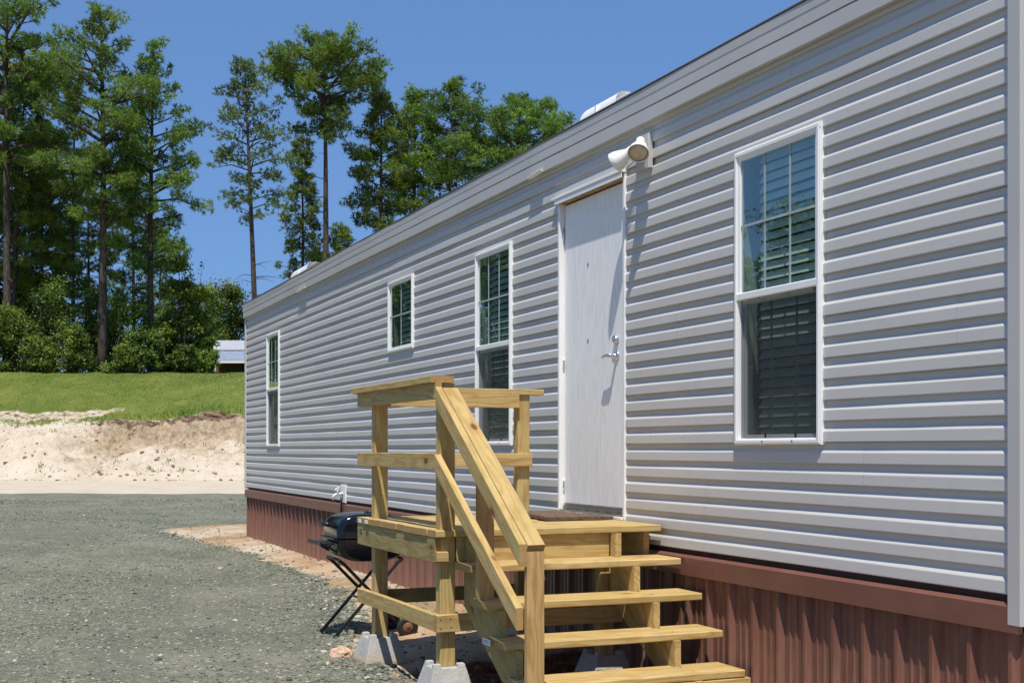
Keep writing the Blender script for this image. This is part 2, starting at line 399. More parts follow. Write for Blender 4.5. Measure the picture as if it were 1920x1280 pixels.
# ------------------------------------------------------------------ mesh builder
class MB:
    def __init__(s):
        s.v, s.f, s.g, s.b, s.e, s.smooth = [], [], [], [], [], []
        s.rand = random.Random(rng.random())
    def quad(s, vs, faces, grain=None, bid=0.0, ends=(), smooth=False):
        o = len(s.v)
        s.v += [tuple(q) for q in vs]
        s.g += (grain if grain else [(0, 0, 0)] * len(vs)); s.b += [bid] * len(vs)
        for i, f in enumerate(faces):
            s.f.append(tuple(o + k for k in f)); s.e.append(1.0 if i in ends else 0.0); s.smooth.append(smooth)
    def board(s, p0, p1, up, wid, thk, bev=.003, plumb=(0, 0), segs=1, bow=0.0):
        """a sawn board from p0 to p1 (centre line); wid along `up`, thk across; edges eased; plumb shifts `up` edges for slanted end cuts"""
        p0, p1 = Vector(p0), Vector(p1)
        ax = (p1 - p0); L = ax.length; ax.normalize()
        up = Vector(up); up = (up - ax * up.dot(ax)).normalized()
        sd = ax.cross(up)
        hw, ht = wid / 2, thk / 2
        prof = [(-hw, -ht + bev), (-hw + bev, -ht), (hw - bev, -ht), (hw, -ht + bev), (hw, ht - bev), (hw - bev, ht), (-hw + bev, ht), (-hw, ht - bev)]
        off = Vector((s.rand.uniform(0, 60), s.rand.uniform(0, 9), s.rand.uniform(0, 9)))
        n = 8; vs, gr = [], []
        b1, b2 = s.rand.uniform(-1, 1) * bow, s.rand.uniform(-1, 1) * bow
        for i in range(segs + 1):
            q = i / segs
            c = p0.lerp(p1, q) + up * b1 * math.sin(math.pi * q) + sd * b2 * math.sin(math.pi * q)
            sh = plumb[0] * (1 - q) + plumb[1] * q
            for a, t in prof:
                vs.append(c + up * a + sd * t + ax * (a * sh))
                gr.append((q * L + off.x, a + off.y, t + off.z))
        faces = []
        for i in range(segs):
            for k in range(n):
                faces.append((i * n + k, i * n + (k + 1) % n, (i + 1) * n + (k + 1) % n, (i + 1) * n + k))
        nb = len(faces)
        faces.append(tuple(reversed(range(n)))); faces.append(tuple(segs * n + k for k in range(n)))
        s.quad(vs, faces, gr, s.rand.random(), (nb, nb + 1))
    def box(s, lo, hi, bev=0.0, segx=1):
        x0, y0, z0 = lo; x1, y1, z1 = hi
        s.board((x0, (y0 + y1) / 2, (z0 + z1) / 2), (x1, (y0 + y1) / 2, (z0 + z1) / 2), (0, 0, 1), z1 - z0, y1 - y0, bev if bev else min(.0015, (z1 - z0) / 8, (y1 - y0) / 8), segs=segx)
    def tube(s, pts, r, n=8, closed=False, cap=True):
        pts = [Vector(p) for p in pts]
        if not isinstance(r, (list, tuple)): r = [r] * len(pts)
        o = len(s.v); m = len(pts)
        prev = None
        vs = []
        for i, p in enumerate(pts):
            if closed: d = pts[(i + 1) % m] - pts[i - 1]
            else: d = pts[min(i + 1, m - 1)] - pts[max(i - 1, 0)]
            d.normalize()
            if prev is None:
                ref = Vector((0, 0, 1)) if abs(d.z) < .9 else Vector((1, 0, 0))
                x = d.cross(ref).normalized()
            else:
                x = (prev - d * prev.dot(d)).normalized()
            prev = x; y = d.cross(x)
            for k in range(n):
                a = 2 * math.pi * k / n
                vs.append(p + (x * math.cos(a) + y * math.sin(a)) * r[i])
        fs = []
        for i in range(m if closed else m - 1):
            j = (i + 1) % m
            for k in range(n): fs.append((i * n + k, i * n + (k + 1) % n, j * n + (k + 1) % n, j * n + k))
        if cap and not closed: fs += [tuple(reversed(range(n))), tuple((m - 1) * n + k for k in range(n))]
        s.quad(vs, fs, smooth=True)
    def lathe(s, origin, axis, prof, n=20, cap=True):
        """prof: list of (distance along axis, radius)"""
        o = Vector(origin); a = Vector(axis).normalized()
        ref = Vector((0, 0, 1)) if abs(a.z) < .9 else Vector((1, 0, 0))
        x = a.cross(ref).normalized(); y = a.cross(x)
        vs, fs = [], []
        for d, r in prof:
            for k in range(n):
                t = 2 * math.pi * k / n
                vs.append(o + a * d + (x * math.cos(t) + y * math.sin(t)) * r)
        for i in range(len(prof) - 1):
            for k in range(n): fs.append((i * n + k, (i + 1) * n + k, (i + 1) * n + (k + 1) % n, i * n + (k + 1) % n))
        if cap: fs += [tuple(range(n)), tuple(reversed([(len(prof) - 1) * n + k for k in range(n)]))]
        s.quad(vs, fs, smooth=True)
    def prism(s, poly, direction):
        """closed polygon swept along a vector"""
        d = Vector(direction); n = len(poly)
        vs = [Vector(p) for p in poly] + [Vector(p) + d for p in poly]
        fs = [(k, (k + 1) % n, n + (k + 1) % n, n + k) for k in range(n)]
        fs += [tuple(reversed(range(n))), tuple(range(n, 2 * n))]
        L = [(Vector(p)) for p in poly]
        off = Vector((s.rand.uniform(0, 50), s.rand.uniform(0, 9), 0))
        ax = (L[-1] - L[0]).normalized() if n > 2 else Vector((1, 0, 0))
        gr = [((q.x * .8 - q.z * .6) + off.x, (q.x * .6 + q.z * .8) + off.y, q.y) for q in vs]
        s.quad(vs, fs, gr, s.rand.random())
    def build(s, name, mat, parent=None, recalc=True, smooth_angle=None):
        base = Vector((0, 0, 0)); q = parent
        while q is not None: base += q.location; q = q.parent
        me = bpy.data.meshes.new(name)
        me.from_pydata([tuple(Vector(v) - base) for v in s.v], [], s.f)
        a = me.attributes.new('grain', 'FLOAT_VECTOR', 'POINT'); a.data.foreach_set('vector', [c for g in s.g for c in g])
        a = me.attributes.new('board', 'FLOAT', 'POINT'); a.data.foreach_set('value', s.b)
        a = me.attributes.new('endgrain', 'FLOAT', 'FACE'); a.data.foreach_set('value', s.e)
        me.polygons.foreach_set('use_smooth', s.smooth)
        if recalc:
            bm = bmesh.new(); bm.from_mesh(me); bmesh.ops.recalc_face_normals(bm, faces=bm.faces[:]); bm.to_mesh(me); bm.free()
        me.materials.append(mat); me.update()
        o = bpy.data.objects.new(name, me); COL.objects.link(o)
        if parent is not None: o.parent = parent
        return o

def tag(o, label=None, cat=None, group=None, kind=None):
    if label: o['label'] = label
    if cat: o['category'] = cat
    if group: o['group'] = group
    if kind: o['kind'] = kind
    return o
def empty(name, loc, label, cat, group=None):
    o = bpy.data.objects.new(name, None); COL.objects.link(o); o.location = loc
    o.empty_display_size = .2
    return tag(o, label, cat, group)

# ------------------------------------------------------------------ world, sun, camera
SUN = Vector((.40, -.205, 1.0)).normalized()          # towards the sun
C.world = bpy.data.worlds.new('World'); C.world.use_nodes = True
nt = C.world.node_tree; nt.nodes.clear(); n = N(nt)
wo = n.add('ShaderNodeOutputWorld'); bg = n.add('ShaderNodeBackground')
sky = n.add('ShaderNodeTexSky', sky_type='NISHITA')
sky.sun_disc = False
sky.sun_elevation = math.asin(SUN.z); sky.sun_rotation = math.atan2(SUN.x, SUN.y)
sky.altitude = 0; sky.air_density = 1.0; sky.dust_density = 0.0; sky.ozone_density = 8.0
gm = n.add('ShaderNodeGamma'); gm.inputs[1].default_value = .40; n.link(sky.outputs[0], gm.inputs[0])     # even, deep blue noon sky
n.link(n.mix(1.0, gm.outputs[0], (.90, 1.42, 2.30), 'MULTIPLY'), bg.inputs[0]); bg.inputs[1].default_value = .132
n.link(bg.outputs[0], wo.inputs[0])
sl = bpy.data.lights.new('sun', 'SUN'); sl.energy = 5.0; sl.angle = R(.53); sl.color = (1.0, .95, .865)
so = bpy.data.objects.new('sun', sl); COL.objects.link(so)
so.rotation_euler = SUN.to_track_quat('Z', 'Y').to_euler(); so.location = (5, -10, 20)

cam = bpy.data.cameras.new('camera'); co = bpy.data.objects.new('camera', cam); COL.objects.link(co)
cam.sensor_width = 36; cam.lens = 45.0; cam.shift_y = 201 / 1920; cam.clip_end = 3000; cam.clip_start = .05
co.location = CAM; co.rotation_euler = (-AX).to_track_quat('Z', 'Y').to_euler()
C.camera = co
C.view_settings.view_transform = 'Standard'; C.view_settings.look = 'None'
C.view_settings.exposure = 0.12; C.view_settings.gamma = 1.0
C.cycles.max_bounces = 8; C.cycles.transparent_max_bounces = 16; C.cycles.use_denoising = True

# ------------------------------------------------------------------ ground: one sheet
def wall_gap(x):
    """how far out from the house front the bare clay strip reaches"""
    pts = [(-40, .2), (-26, .25), (-22.6, 1.0), (-20.5, .85), (-17.5, .55), (-14.5, .45), (-13, .50), (-11.6, .68), (-10.4, .86), (-9.4, 1.12), (-8.4, 1.45), (-7.2, 1.50), (-5.5, 1.5), (0, 1.5), (6, 1.5)]
    for (a, b), (c, d) in zip(pts, pts[1:]):
        if a <= x <= c: return b + (d - b) * (x - a) / (c - a)
    return .2

def lay(x, y):
    """height and soil zones at a spot"""
    w, t = wt(x, y)
    z = 0.0
    sand = clay = dirt = grass = top = stain = 0.0
    # small swells in the gravel
    near = t < 46
    if near:
        z += .018 * fbm(x * .6, y * .6, 1.3, 3) + .010 * fbm(x * 2.4, y * 2.4, 5.1, 3)
        if t < 24: z += .007 * fbm(x * 9, y * 9, 2.2, 2)
    # clay beside the house
    g = wall_gap(x) + .13 * fbm(x * 1.7, y * 1.7, 7.7, 3)
    d = -y
    if -24.5 < x < 8 and d < 6:
        clay = max(0.0, min(1.0, .5 + (g - d) * 3.2))
        if x < -20.5: clay *= sstep(-23.4, -21.6, x) if d < 2.4 else 0
        if y > 0 and x < -19.6: clay *= sstep(1.2, .2, y)
        z += .010 * clay * fbm(x * 3, y * 5, 4.0, 4) + .075 * sstep(g + .15, 0.0, d) + .03 * math.exp(-((d - g - .12) / .16) ** 2) * (1 if x > -22 else 0)
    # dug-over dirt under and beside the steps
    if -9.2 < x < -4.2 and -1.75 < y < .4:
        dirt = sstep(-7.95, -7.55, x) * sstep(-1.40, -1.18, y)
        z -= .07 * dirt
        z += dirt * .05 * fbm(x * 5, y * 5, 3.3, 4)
    # beyond the gravel: sand flat, cut bank, grass slope
    edge = 40.2 + .5 * fbm(w * .12, 3.1) + .15 * fbm(w * 1.1, 2.2) + .02 * w
    sand = sstep(edge - .35, edge + .35, t)
    if t > 38:
        left = sstep(-18.8, -21.6, w)                  # the mound side of the cut
        toe = 54.6 + 1.1 * fbm(w * .16, 9.4) + left * 1.4
        lip = 61.6 + .7 * fbm(w * .22, 4.4, 0, 3) + .25 * fbm(w * .9, 1.4)
        ztop = 2.95 + .20 * fbm(w * .25, 6.1) - .42 * left + .014 * w + .16
        brk = lip - 1.0 - .35 * fbm(w * .4, 2.9)
        if t < toe: zb = .05 * sstep(41, toe, t)
        elif t < brk:
            q = (t - toe) / (brk - toe)
            fan = .55 * (1 - abs(2 * ((w * .21 + .35 * fbm(w * .5, t * .3)) % 1.0) - 1)) * math.sin(math.pi * q)
            prof = q ** (1.2 - .35 * left)
            zb = .05 + (ztop - (1.30 - 1.05 * left)) * prof + fan * (.8 + .2 * left) + (.24 * fbm(w * 1.7, t * 1.7, 3.1) + .09 * fbm(w * 4.6, t * 4.6, 2.1, 3)) * sstep(0, .2, q) + .26 * fbm(w * .7, t * .7, 8.1) * math.sin(math.pi * min(1, q * 1.1))
            stain = (1 - left) * sstep(.55, .95, q) * .50 + .45 * fbm(w * .30, t * .45, 2.6) + .12
        elif t < lip:
            q = (t - brk) / (lip - brk)
            zb = .05 + (ztop - (1.30 - 1.05 * left)) + (1.25 - 1.05 * left) * sstep(0, .8, q) + (.16 * fbm(w * 1.6, t * 1.6, 1.1) + .10 * fbm(w * 4.2, t * 4.2, 1.1, 2)) * (1 - .6 * left)
            top = (1 - left) * (.10 + .82 * sstep(.42, .72, q) + .45 * fbm(w * .75, t * .9, 7.7)) * sstep(0, .15, q)
            stain = .30 + .34 * (1 - left)
        else:
            rise = 2.72 - .014 * w * sstep(62, 73, t)
            zb = ztop + (5.78 - ztop) * (1 - (1 - min(1.0, (t - lip) / 11.2)) ** 1.35) + .10 * fbm(w * .16, t * .16, 4.9) * sstep(62, 64, t)
            grass = sstep(lip - .35, lip + .45 + left * (1.3 + .8 * fbm(w * .5, 3.9)), t + .5 * fbm(w * .8, t * .8, 6.6))
            sand = 1.0
            top = (1 - grass) * .80 * (1 - left)
            if t > 90: zb += .004 * (t - 90)
            bare = math.exp(-((t - 63.6 - .5 * fbm(w * .7, 1.7)) / .55) ** 2) * sstep(-17.5, -21.5, w)
            grass *= 1 - bare; top += .45 * bare; stain = .5 * bare
        z = z * sstep(44, 39, t) + zb
    return z, sand, clay, dirt, grass, top, stain

def spaced(breaks):
    out = [breaks[0][0]]
    for (a, st), (b, _) in zip(breaks, breaks[1:]):
        k = max(1, round((b - a) / st))
        out += [a + (b - a) * (i + 1) / k for i in range(k)]
    return out
ts = spaced([(-260, 30), (-20, 2), (-2, .5), (4.5, .07), (11, .055), (14, .10), (22, .25), (39, .16), (42, .35), (53, .125), (63.5, .30), (72, .45), (80, 1.5), (110, 8), (180, 40), (700, 1)])
ws = spaced([(-700, 40), (-180, 6), (-70, 1.2), (-28, .22), (-9, .2), (-5, .065), (1.2, .12), (3, .5), (12, 1.2), (60, 8), (180, 40), (700, 1)])
gv, zones = [], [[] for _ in range(6)]
for t in ts:
    for w in ws:
        p = yard(w, t)
        r = lay(p.x, p.y)
        gv.append((p.x, p.y, r[0]))
        for k in range(6): zones[k].append(r[k + 1])
nw = len(ws)
gf = [(i * nw + j, i * nw + j + 1, (i + 1) * nw + j + 1, (i + 1) * nw + j) for i in range(len(ts) - 1) for j in range(nw - 1)]
me = bpy.data.meshes.new('ground'); me.from_pydata(gv, [], gf)
for nm, z in zip(('sand', 'clay', 'dirt', 'grass', 'topsoil_shade', 'stain'), zones):
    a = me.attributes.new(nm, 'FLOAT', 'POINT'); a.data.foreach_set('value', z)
me.polygons.foreach_set('use_smooth', [True] * len(gf)); me.materials.append(GROUND)
bm = bmesh.new(); bm.from_mesh(me); bmesh.ops.recalc_face_normals(bm, faces=bm.faces[:])
if sum(f.normal.z for f in list(bm.faces)[:500]) < 0: bmesh.ops.reverse_faces(bm, faces=bm.faces[:])
bm.to_mesh(me); bm.free()
go = bpy.data.objects.new('ground', me); COL.objects.link(go); tag(go, kind='structure')

# loose crushed stone lying on the yard
def rocks(name, spots, mat):
    ico = [(0, 0, -1), (.72, -.53, -.45), (-.28, -.85, -.45), (-.89, 0, -.45), (-.28, .85, -.45), (.72, .53, -.45), (.28, -.85, .45), (-.72, -.53, .45), (-.72, .53, .45), (.28, .85, .45), (.89, 0, .45), (0, 0, 1)]
    icf = [(0, 1, 2), (1, 0, 5), (0, 2, 3), (0, 3, 4), (0, 4, 5), (1, 5, 10), (2, 1, 6), (3, 2, 7), (4, 3, 8), (5, 4, 9), (1, 10, 6), (2, 6, 7), (3, 7, 8), (4, 8, 9), (5, 9, 10), (6, 10, 11), (7, 6, 11), (8, 7, 11), (9, 8, 11), (10, 9, 11)]
    V = np.array(ico); F = np.array(icf)
    nr = np.random.default_rng(5)
    vv, ff = [], []
    for i, (x, y, z, s) in enumerate(spots):
        a = nr.uniform(0, 6.28); ca, sa = math.cos(a), math.sin(a)
        q = V * nr.uniform(.62, 1.2, (12, 1)) * np.array([s, s * nr.uniform(.6, .95), s * nr.uniform(.4, .75)])
        q = np.stack([q[:, 0] * ca - q[:, 1] * sa, q[:, 0] * sa + q[:, 1] * ca, q[:, 2]], 1) + np.array([x, y, z + s * .12])
        vv.append(q); ff.append(F + 12 * i)
    vv = np.concatenate(vv); ff = np.concatenate(ff)
    me = bpy.data.meshes.new(name); me.from_pydata(vv.tolist(), [], ff.tolist()); me.materials.append(mat)
    o = bpy.data.objects.new(name, me); COL.objects.link(o)
    return o
spots = []
rr = random.Random(3)
while len(spots) < 46000:
    t = 5.5 + 30 * rr.random() ** 1.7
    w = rr.uniform(-.47, .02) * t if t > 6.2 else rr.uniform(-.47, -.02) * t
    p = yard(w, t)
    g = wall_gap(p.x) + .13 * fbm(p.x * 1.7, p.y * 1.7, 7.7, 3)
    d = -p.y - g
    if d < -.12 and p.x > -23 and (rr.random() > .10 or p.y > -.02): continue
    if p.x <= -23: d = .6
    edgeb = math.exp(-max(0, d) / .35)
    dens = .42 + .58 * edgeb
    clump = fbm(p.x * 1.1, p.y * 1.1, 9.2, 3)
    lane = sstep(-.12, .22, fbm(p.x * .22, p.y * .45, 6.6, 3))
    if rr.random() > dens * (.75 + .7 * clump) * (.30 + .85 * lane): continue
    s = rr.choice((.005, .007, .010, .013)) * (1 + .8 * edgeb * rr.random()) * max(1, t / 21) * (1.0 if rr.random() < .93 else rr.uniform(1.5, 2.6))
    z = lay(p.x, p.y)[0]
    spots.append((p.x, p.y, z, s))
for k in range(500):      # bigger ones along the clay edge and by the blocks
    x = rr.uniform(-15, -6.6); d = wall_gap(x) + abs(rr.gauss(0, .17)) + .02
    spots.append((x, -d, lay(x, -d)[0], rr.uniform(.013, .026)))
gr_ = rocks('gravel', spots, STONE); tag(gr_, 'grey green crushed stone gravel spread loose across the yard', 'gravel', kind='stuff')

cl = []
while len(cl) < 520:
    t = rr.uniform(54, 63); w = rr.uniform(-.43, -.18) * t; p = yard(w, t); q = lay(p.x, p.y)
    if q[4] > .4 or rr.random() > .35 + .65 * q[5]: continue
    cl.append((p.x, p.y, q[0], rr.choice((.03, .04, .05, .10)) * rr.uniform(.6, 1.3)))
co_ = rocks('soil_clods', cl, mat_stone('soil clods', (.20, .13, .08), (.50, .40, .29), (.12, .07, .04))); tag(co_, 'brown and tan clods of soil scattered over the sandy cut bank', 'soil clods', kind='stuff')

# ------------------------------------------------------------------ the mobile home
HX0, HX1 = -19.54, -3.857
ZS0, ZS1 = .822, 3.385                       # siding
home = empty('mobile_home', (-11.7, 2.1, 0.05), 'long grey vinyl sided mobile home with brown metal skirting and white windows', 'house')

OPEN = [(-5.90, -5.137, 1.420, 2.986), (-9.79, -9.03, 1.425, 2.99), (-12.20, -11.42, 2.345, 3.045), (-17.96, -17.17, 1.43, 3.0), (-8.19, -7.18, .948, 3.145)]
COURSE = .1016
D_BUTT, D_REC = -.0180, -.0016
def siding_mesh(x0, x1, holes, z0, z1, ypos=lambda x, z: 0.0, seed=0.0):
    xs = sorted({x0, x1, *[h[0] for h in holes], *[h[1] for h in holes]})
    cols = []
    for a, b in zip(xs, xs[1:]):
        k = max(1, round((b - a) / .30))
        cols += [(a + (b - a) * i / k, a + (b - a) * (i + 1) / k) for i in range(k)]
    prof = []
    nc = int(math.ceil((z1 - z0) / COURSE))
    for c in range(nc):
        zz = z0 + c * COURSE
        prof += [(zz, D_REC, c - 1), (zz, D_BUTT, c), (zz + .004, D_BUTT - .001, c), (zz + .050, D_BUTT + .0002, c), (zz + .053, D_BUTT + .0010, c), (zz + .072, D_REC - .0022, c), (zz + .077, D_REC - .0006, c), (zz + COURSE, D_REC, c)]
    mb = MB()
    def clip(lo, hi):
        out = []
        for (za, da, ca), (zb, db, cb) in zip(prof, prof[1:]):
            if zb <= lo or za >= hi:
                if not (za == zb and lo < za < hi): continue
            a, b = max(za, lo), min(zb, hi)
            if zb > za: d = lambda z: da + (db - da) * (z - za) / (zb - za)
            else: d = None
            A = (a, d(a) if d else da, cb); B = (b, d(b) if d else db, cb)
            out.append((A, B))
        return out
    for a, b in cols:
        m = (a + b) / 2
        rng_ = [(z0, z1)]
        for h in holes:
            if h[0] <= m <= h[1]:
                new = []
                for lo, hi in rng_:
                    if h[2] > lo: new.append((lo, min(hi, h[2])))
                    if h[3] < hi: new.append((max(lo, h[3]), hi))
                rng_ = new
        for lo, hi in rng_:
            if hi - lo < .002: continue
            for A, B in clip(lo, hi):
                def P(x, q):
                    c = q[2]
                    wob = .0035 * fbm(x * .55, c * .8 + seed, 1.7, 2) + .0018 * fbm(x * 2.3, c * 1.3 + seed, 4.1, 2)
                    pid = math.floor((m + 40 + 3.66 * ((c // 2 * .618 + .13) % 1.0)) / 3.66); wob += -.0006 * (pid % 2)
                    dz = .0025 * fbm(x * .35, c * .5 + seed, 9.9, 2)
                    return (x, q[1] + wob + ypos(x, q[0]), q[0] + dz)
                mb.quad([P(a, A), P(b, A), P(b, B), P(a, B)], [(0, 1, 2, 3)])
    return mb
sid = siding_mesh(HX0 + .02, HX1 - .055, OPEN, ZS0, ZS1 + .02)
so_ = sid.build('siding', SIDING, home, recalc=False)
# join coincident seams so the sheet is continuous
bm = bmesh.new(); bm.from_mesh(so_.data); bmesh.ops.remove_doubles(bm, verts=bm.verts[:], dist=.0002); bm.to_mesh(so_.data); bm.free()

# body: dark interior, rear and end walls
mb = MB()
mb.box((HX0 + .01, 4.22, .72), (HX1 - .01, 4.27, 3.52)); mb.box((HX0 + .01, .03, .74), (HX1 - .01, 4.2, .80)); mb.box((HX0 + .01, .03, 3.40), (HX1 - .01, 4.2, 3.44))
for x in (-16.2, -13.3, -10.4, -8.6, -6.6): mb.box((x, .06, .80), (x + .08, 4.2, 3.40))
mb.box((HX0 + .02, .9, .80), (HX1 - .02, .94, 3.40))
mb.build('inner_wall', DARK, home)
for nm, x in (('end_wall', HX1 - .012), ('end_wall', HX0 + .012)):
    mb = MB(); sgn = 1 if x > -10 else -1
    z = ZS0
    while z < 3.42:
        for (za, da), (zb, db) in zip([(z, .0025), (z, .0165), (z + .052, .016), (z + .084, .0035), (z + COURSE, .0025)], [(z, .0165), (z + .052, .016), (z + .084, .0035), (z + COURSE, .0025)]):
            mb.quad([(x + sgn * da - sgn * .012, .0, za), (x + sgn * da - sgn * .012, 4.25, za), (x + sgn * db - sgn * .012, 4.25, zb), (x + sgn * db - sgn * .012, .0, zb)], [(0, 1, 2, 3)])
        z += COURSE
    mb.build(nm, SIDING, home, recalc=False)

# corner trims
for x0, x1, z0 in ((HX1 - .064, HX1 + .012, .705), (HX0 - .012, HX0 + .045, .80)):
    mb = MB()
    mb.board(((x0 + x1) / 2, -.017, z0), ((x0 + x1) / 2, -.017, 3.40), (1, 0, 0), x1 - x0, .040, .006)
    xo = x1 - .0195 if x1 > -10 else x0 + .0195
    mb.board((xo, .042, z0 + .003), (xo, .042, 3.40), (1, 0, 0), .036, .078, .005)
    mb.build('corner_trim', TRIM, home)

# fascia: three lapped aluminium bands with a slight ripple, then the roof edge
mb = MB()
fp = [(3.385, -.020), (3.383, -.051), (3.386, -.053), (3.463, -.0525), (3.4645, -.044), (3.471, -.044), (3.4725, -.0545), (3.536, -.0545), (3.539, -.0565), (3.588, -.0575), (3.591, -.02)]
k = 70
def FP(x, i):
    z, y = fp[i]
    return (x, y + .0035 * fbm(x * .8, .4, 2.8, 2) + .0012 * fbm(x * 2.6, i * .12, 1.0, 2), z + .003 * fbm(x * .5, 7.1, 3.0, 2))
for j in range(k):
    a = HX0 - .03 + (HX1 + .06 - HX0) * j / k; b = HX0 - .03 + (HX1 + .06 - HX0) * (j + 1) / k
    for i in range(len(fp) - 1): mb.quad([FP(a, i), FP(b, i), FP(b, i + 1), FP(a, i + 1)], [(0, 1, 2, 3)])
for x in (HX0 - .03, HX1 + .03):
    mb.quad([(x, y, z) for z, y in fp] + [(x, .05, 3.59), (x, .05, 3.385)], [tuple(range(len(fp) + 2))])
fo = mb.build('fascia', FASCIA, home, recalc=False)
bm = bmesh.new(); bm.from_mesh(fo.data); bmesh.ops.remove_doubles(bm, verts=bm.verts[:], dist=.0003); bm.to_mesh(fo.data); bm.free()
# two places where the bottom lip has sprung loose
for x, L in ((-8.62, .24), (-16.0, .42)):
    mb = MB(); mb.board((x, -.064, 3.378), (x + L, -.062, 3.392), (0, -.9, .35), .030, .003, .0005, bow=.003)
    mb.build('loose_trim', VINYL, fo)
mb = MB()
xa, xb = HX0 - .05, HX1 + .05
prf = [(-.061, 3.593), (-.061, 3.600), (2.12, 3.80), (4.34, 3.600), (4.34, 3.593)]
mb.prism([(xa, y, z) for y, z in prf], (xb - xa, 0, 0))
roof = mb.build('roof', ROOFM, home)
def roof_vent(x, y, wx, wy, h):
    mb = MB()
    n_ = 10
    for i in range(n_):          # hooded vent: quarter-round cap swept along x
        a0, a1 = math.pi / 2 * i / n_, math.pi / 2 * (i + 1) / n_
        y0, z0 = y - wy * .5 * math.cos(a0) ** .8, h * math.sin(a0) ** .8
        y1, z1 = y - wy * .5 * math.cos(a1) ** .8, h * math.sin(a1) ** .8
        for xs_, xe in ((x - wx / 2, x + wx / 2),):
            mb.quad([(xs_ + .04 * (i / n_), y0, 3.62 + z0), (xe - .10 * (i / n_), y0, 3.62 + z0), (xe - .10 * ((i + 1) / n_), y1, 3.62 + z1), (xs_ + .04 * ((i + 1) / n_), y1, 3.62 + z1)], [(0, 1, 2, 3)], smooth=False)
    mb.box((x - wx / 2 + .035, y, 3.61), (x + wx / 2 - .09, y + wy * .5, 3.62 + h - .004), .02)
    mb.box((x - wx / 2 - .03, y - wy / 2 - .02, 3.605), (x + wx / 2 + .03, y + wy / 2, 3.628))
    mb.box((x - .03, y - wy / 2 - .004, 3.63), (x - .01, y - .02, 3.60 + h * .75))
    return mb.build('roof_vent', LAMPW, roof, recalc=True)
roof_vent(-7.70, .20, .56, .32, .140)
roof_vent(-16.4, .22, .90, .34, .165)

# skirting: ribbed sheet with a trim board on top
mb = MB()
x = HX0 + .02
pitch = .2286
pts = []
while x < HX1 - .02:
    for dx, y in ((0, .0), (.030, .0), (.045, -.030), (.064, -.030), (.079, .0), (.115, .0), (.121, -.006), (.133, -.006), (.139, .0), (.170, .0), (.176, -.006), (.188, -.006), (.194, .0)):
        if x + dx < HX1 - .01: pts.append((x + dx, y + .010))
    x += pitch
pts.append((HX1 - .01, .010))
for (xa_, ya), (xb_, yb) in zip(pts, pts[1:]):
    wv = lambda q: .004 * fbm(q * 1.3, 2.2, 5.5, 2)
    mb.quad([(xa_, ya + wv(xa_) * .3 + .0, -.12), (xb_, yb + wv(xb_) * .3, -.12), (xb_, yb + wv(xb_), .70), (xa_, ya + wv(xa_), .70)], [(0, 1, 2, 3)])
for xq in (HX1 - .012, HX0 + .02):
    yy = .03
    while yy < 4.2:
        for a, b in (((0, 0), (.11, 0)), ((.11, 0), (.125, .02)), ((.125, .02), (.145, .02)), ((.145, .02), (.16, 0)), ((.16, 0), (.2286, 0))):
            mb.quad([(xq + a[1] - .012, yy + a[0], -.12), (xq + b[1] - .012, yy + b[0], -.12), (xq + b[1] - .012, yy + b[0], .70), (xq + a[1] - .012, yy + a[0], .70)], [(0, 1, 2, 3)])
        yy += pitch
mb.build('skirting', SKIRT, home, recalc=False)
mb = MB()                                     # the trim board is in lengths with visible joints
xj = [HX0 + .004, -17.35, -13.3, -9.25, -5.2, HX1 - .008]
for a, b in zip(xj, xj[1:]):
    y = -.030
    mb.prism([(a, y, .672), (a, y - .006, .674), (a, y - .006, .776), (a, y + .014, .790), (a, y + .024, .790), (a, y + .024, .672)], (b - a - .003, 0, 0))
mb.build('skirting_trim', BAND, home)
mb = MB(); mb.box((HX0 + .03, .012, .66), (HX1 - .02, .03, .84)); mb.build('rim_board', plain('dark brown gap', (.10, .045, .032), .8), home)

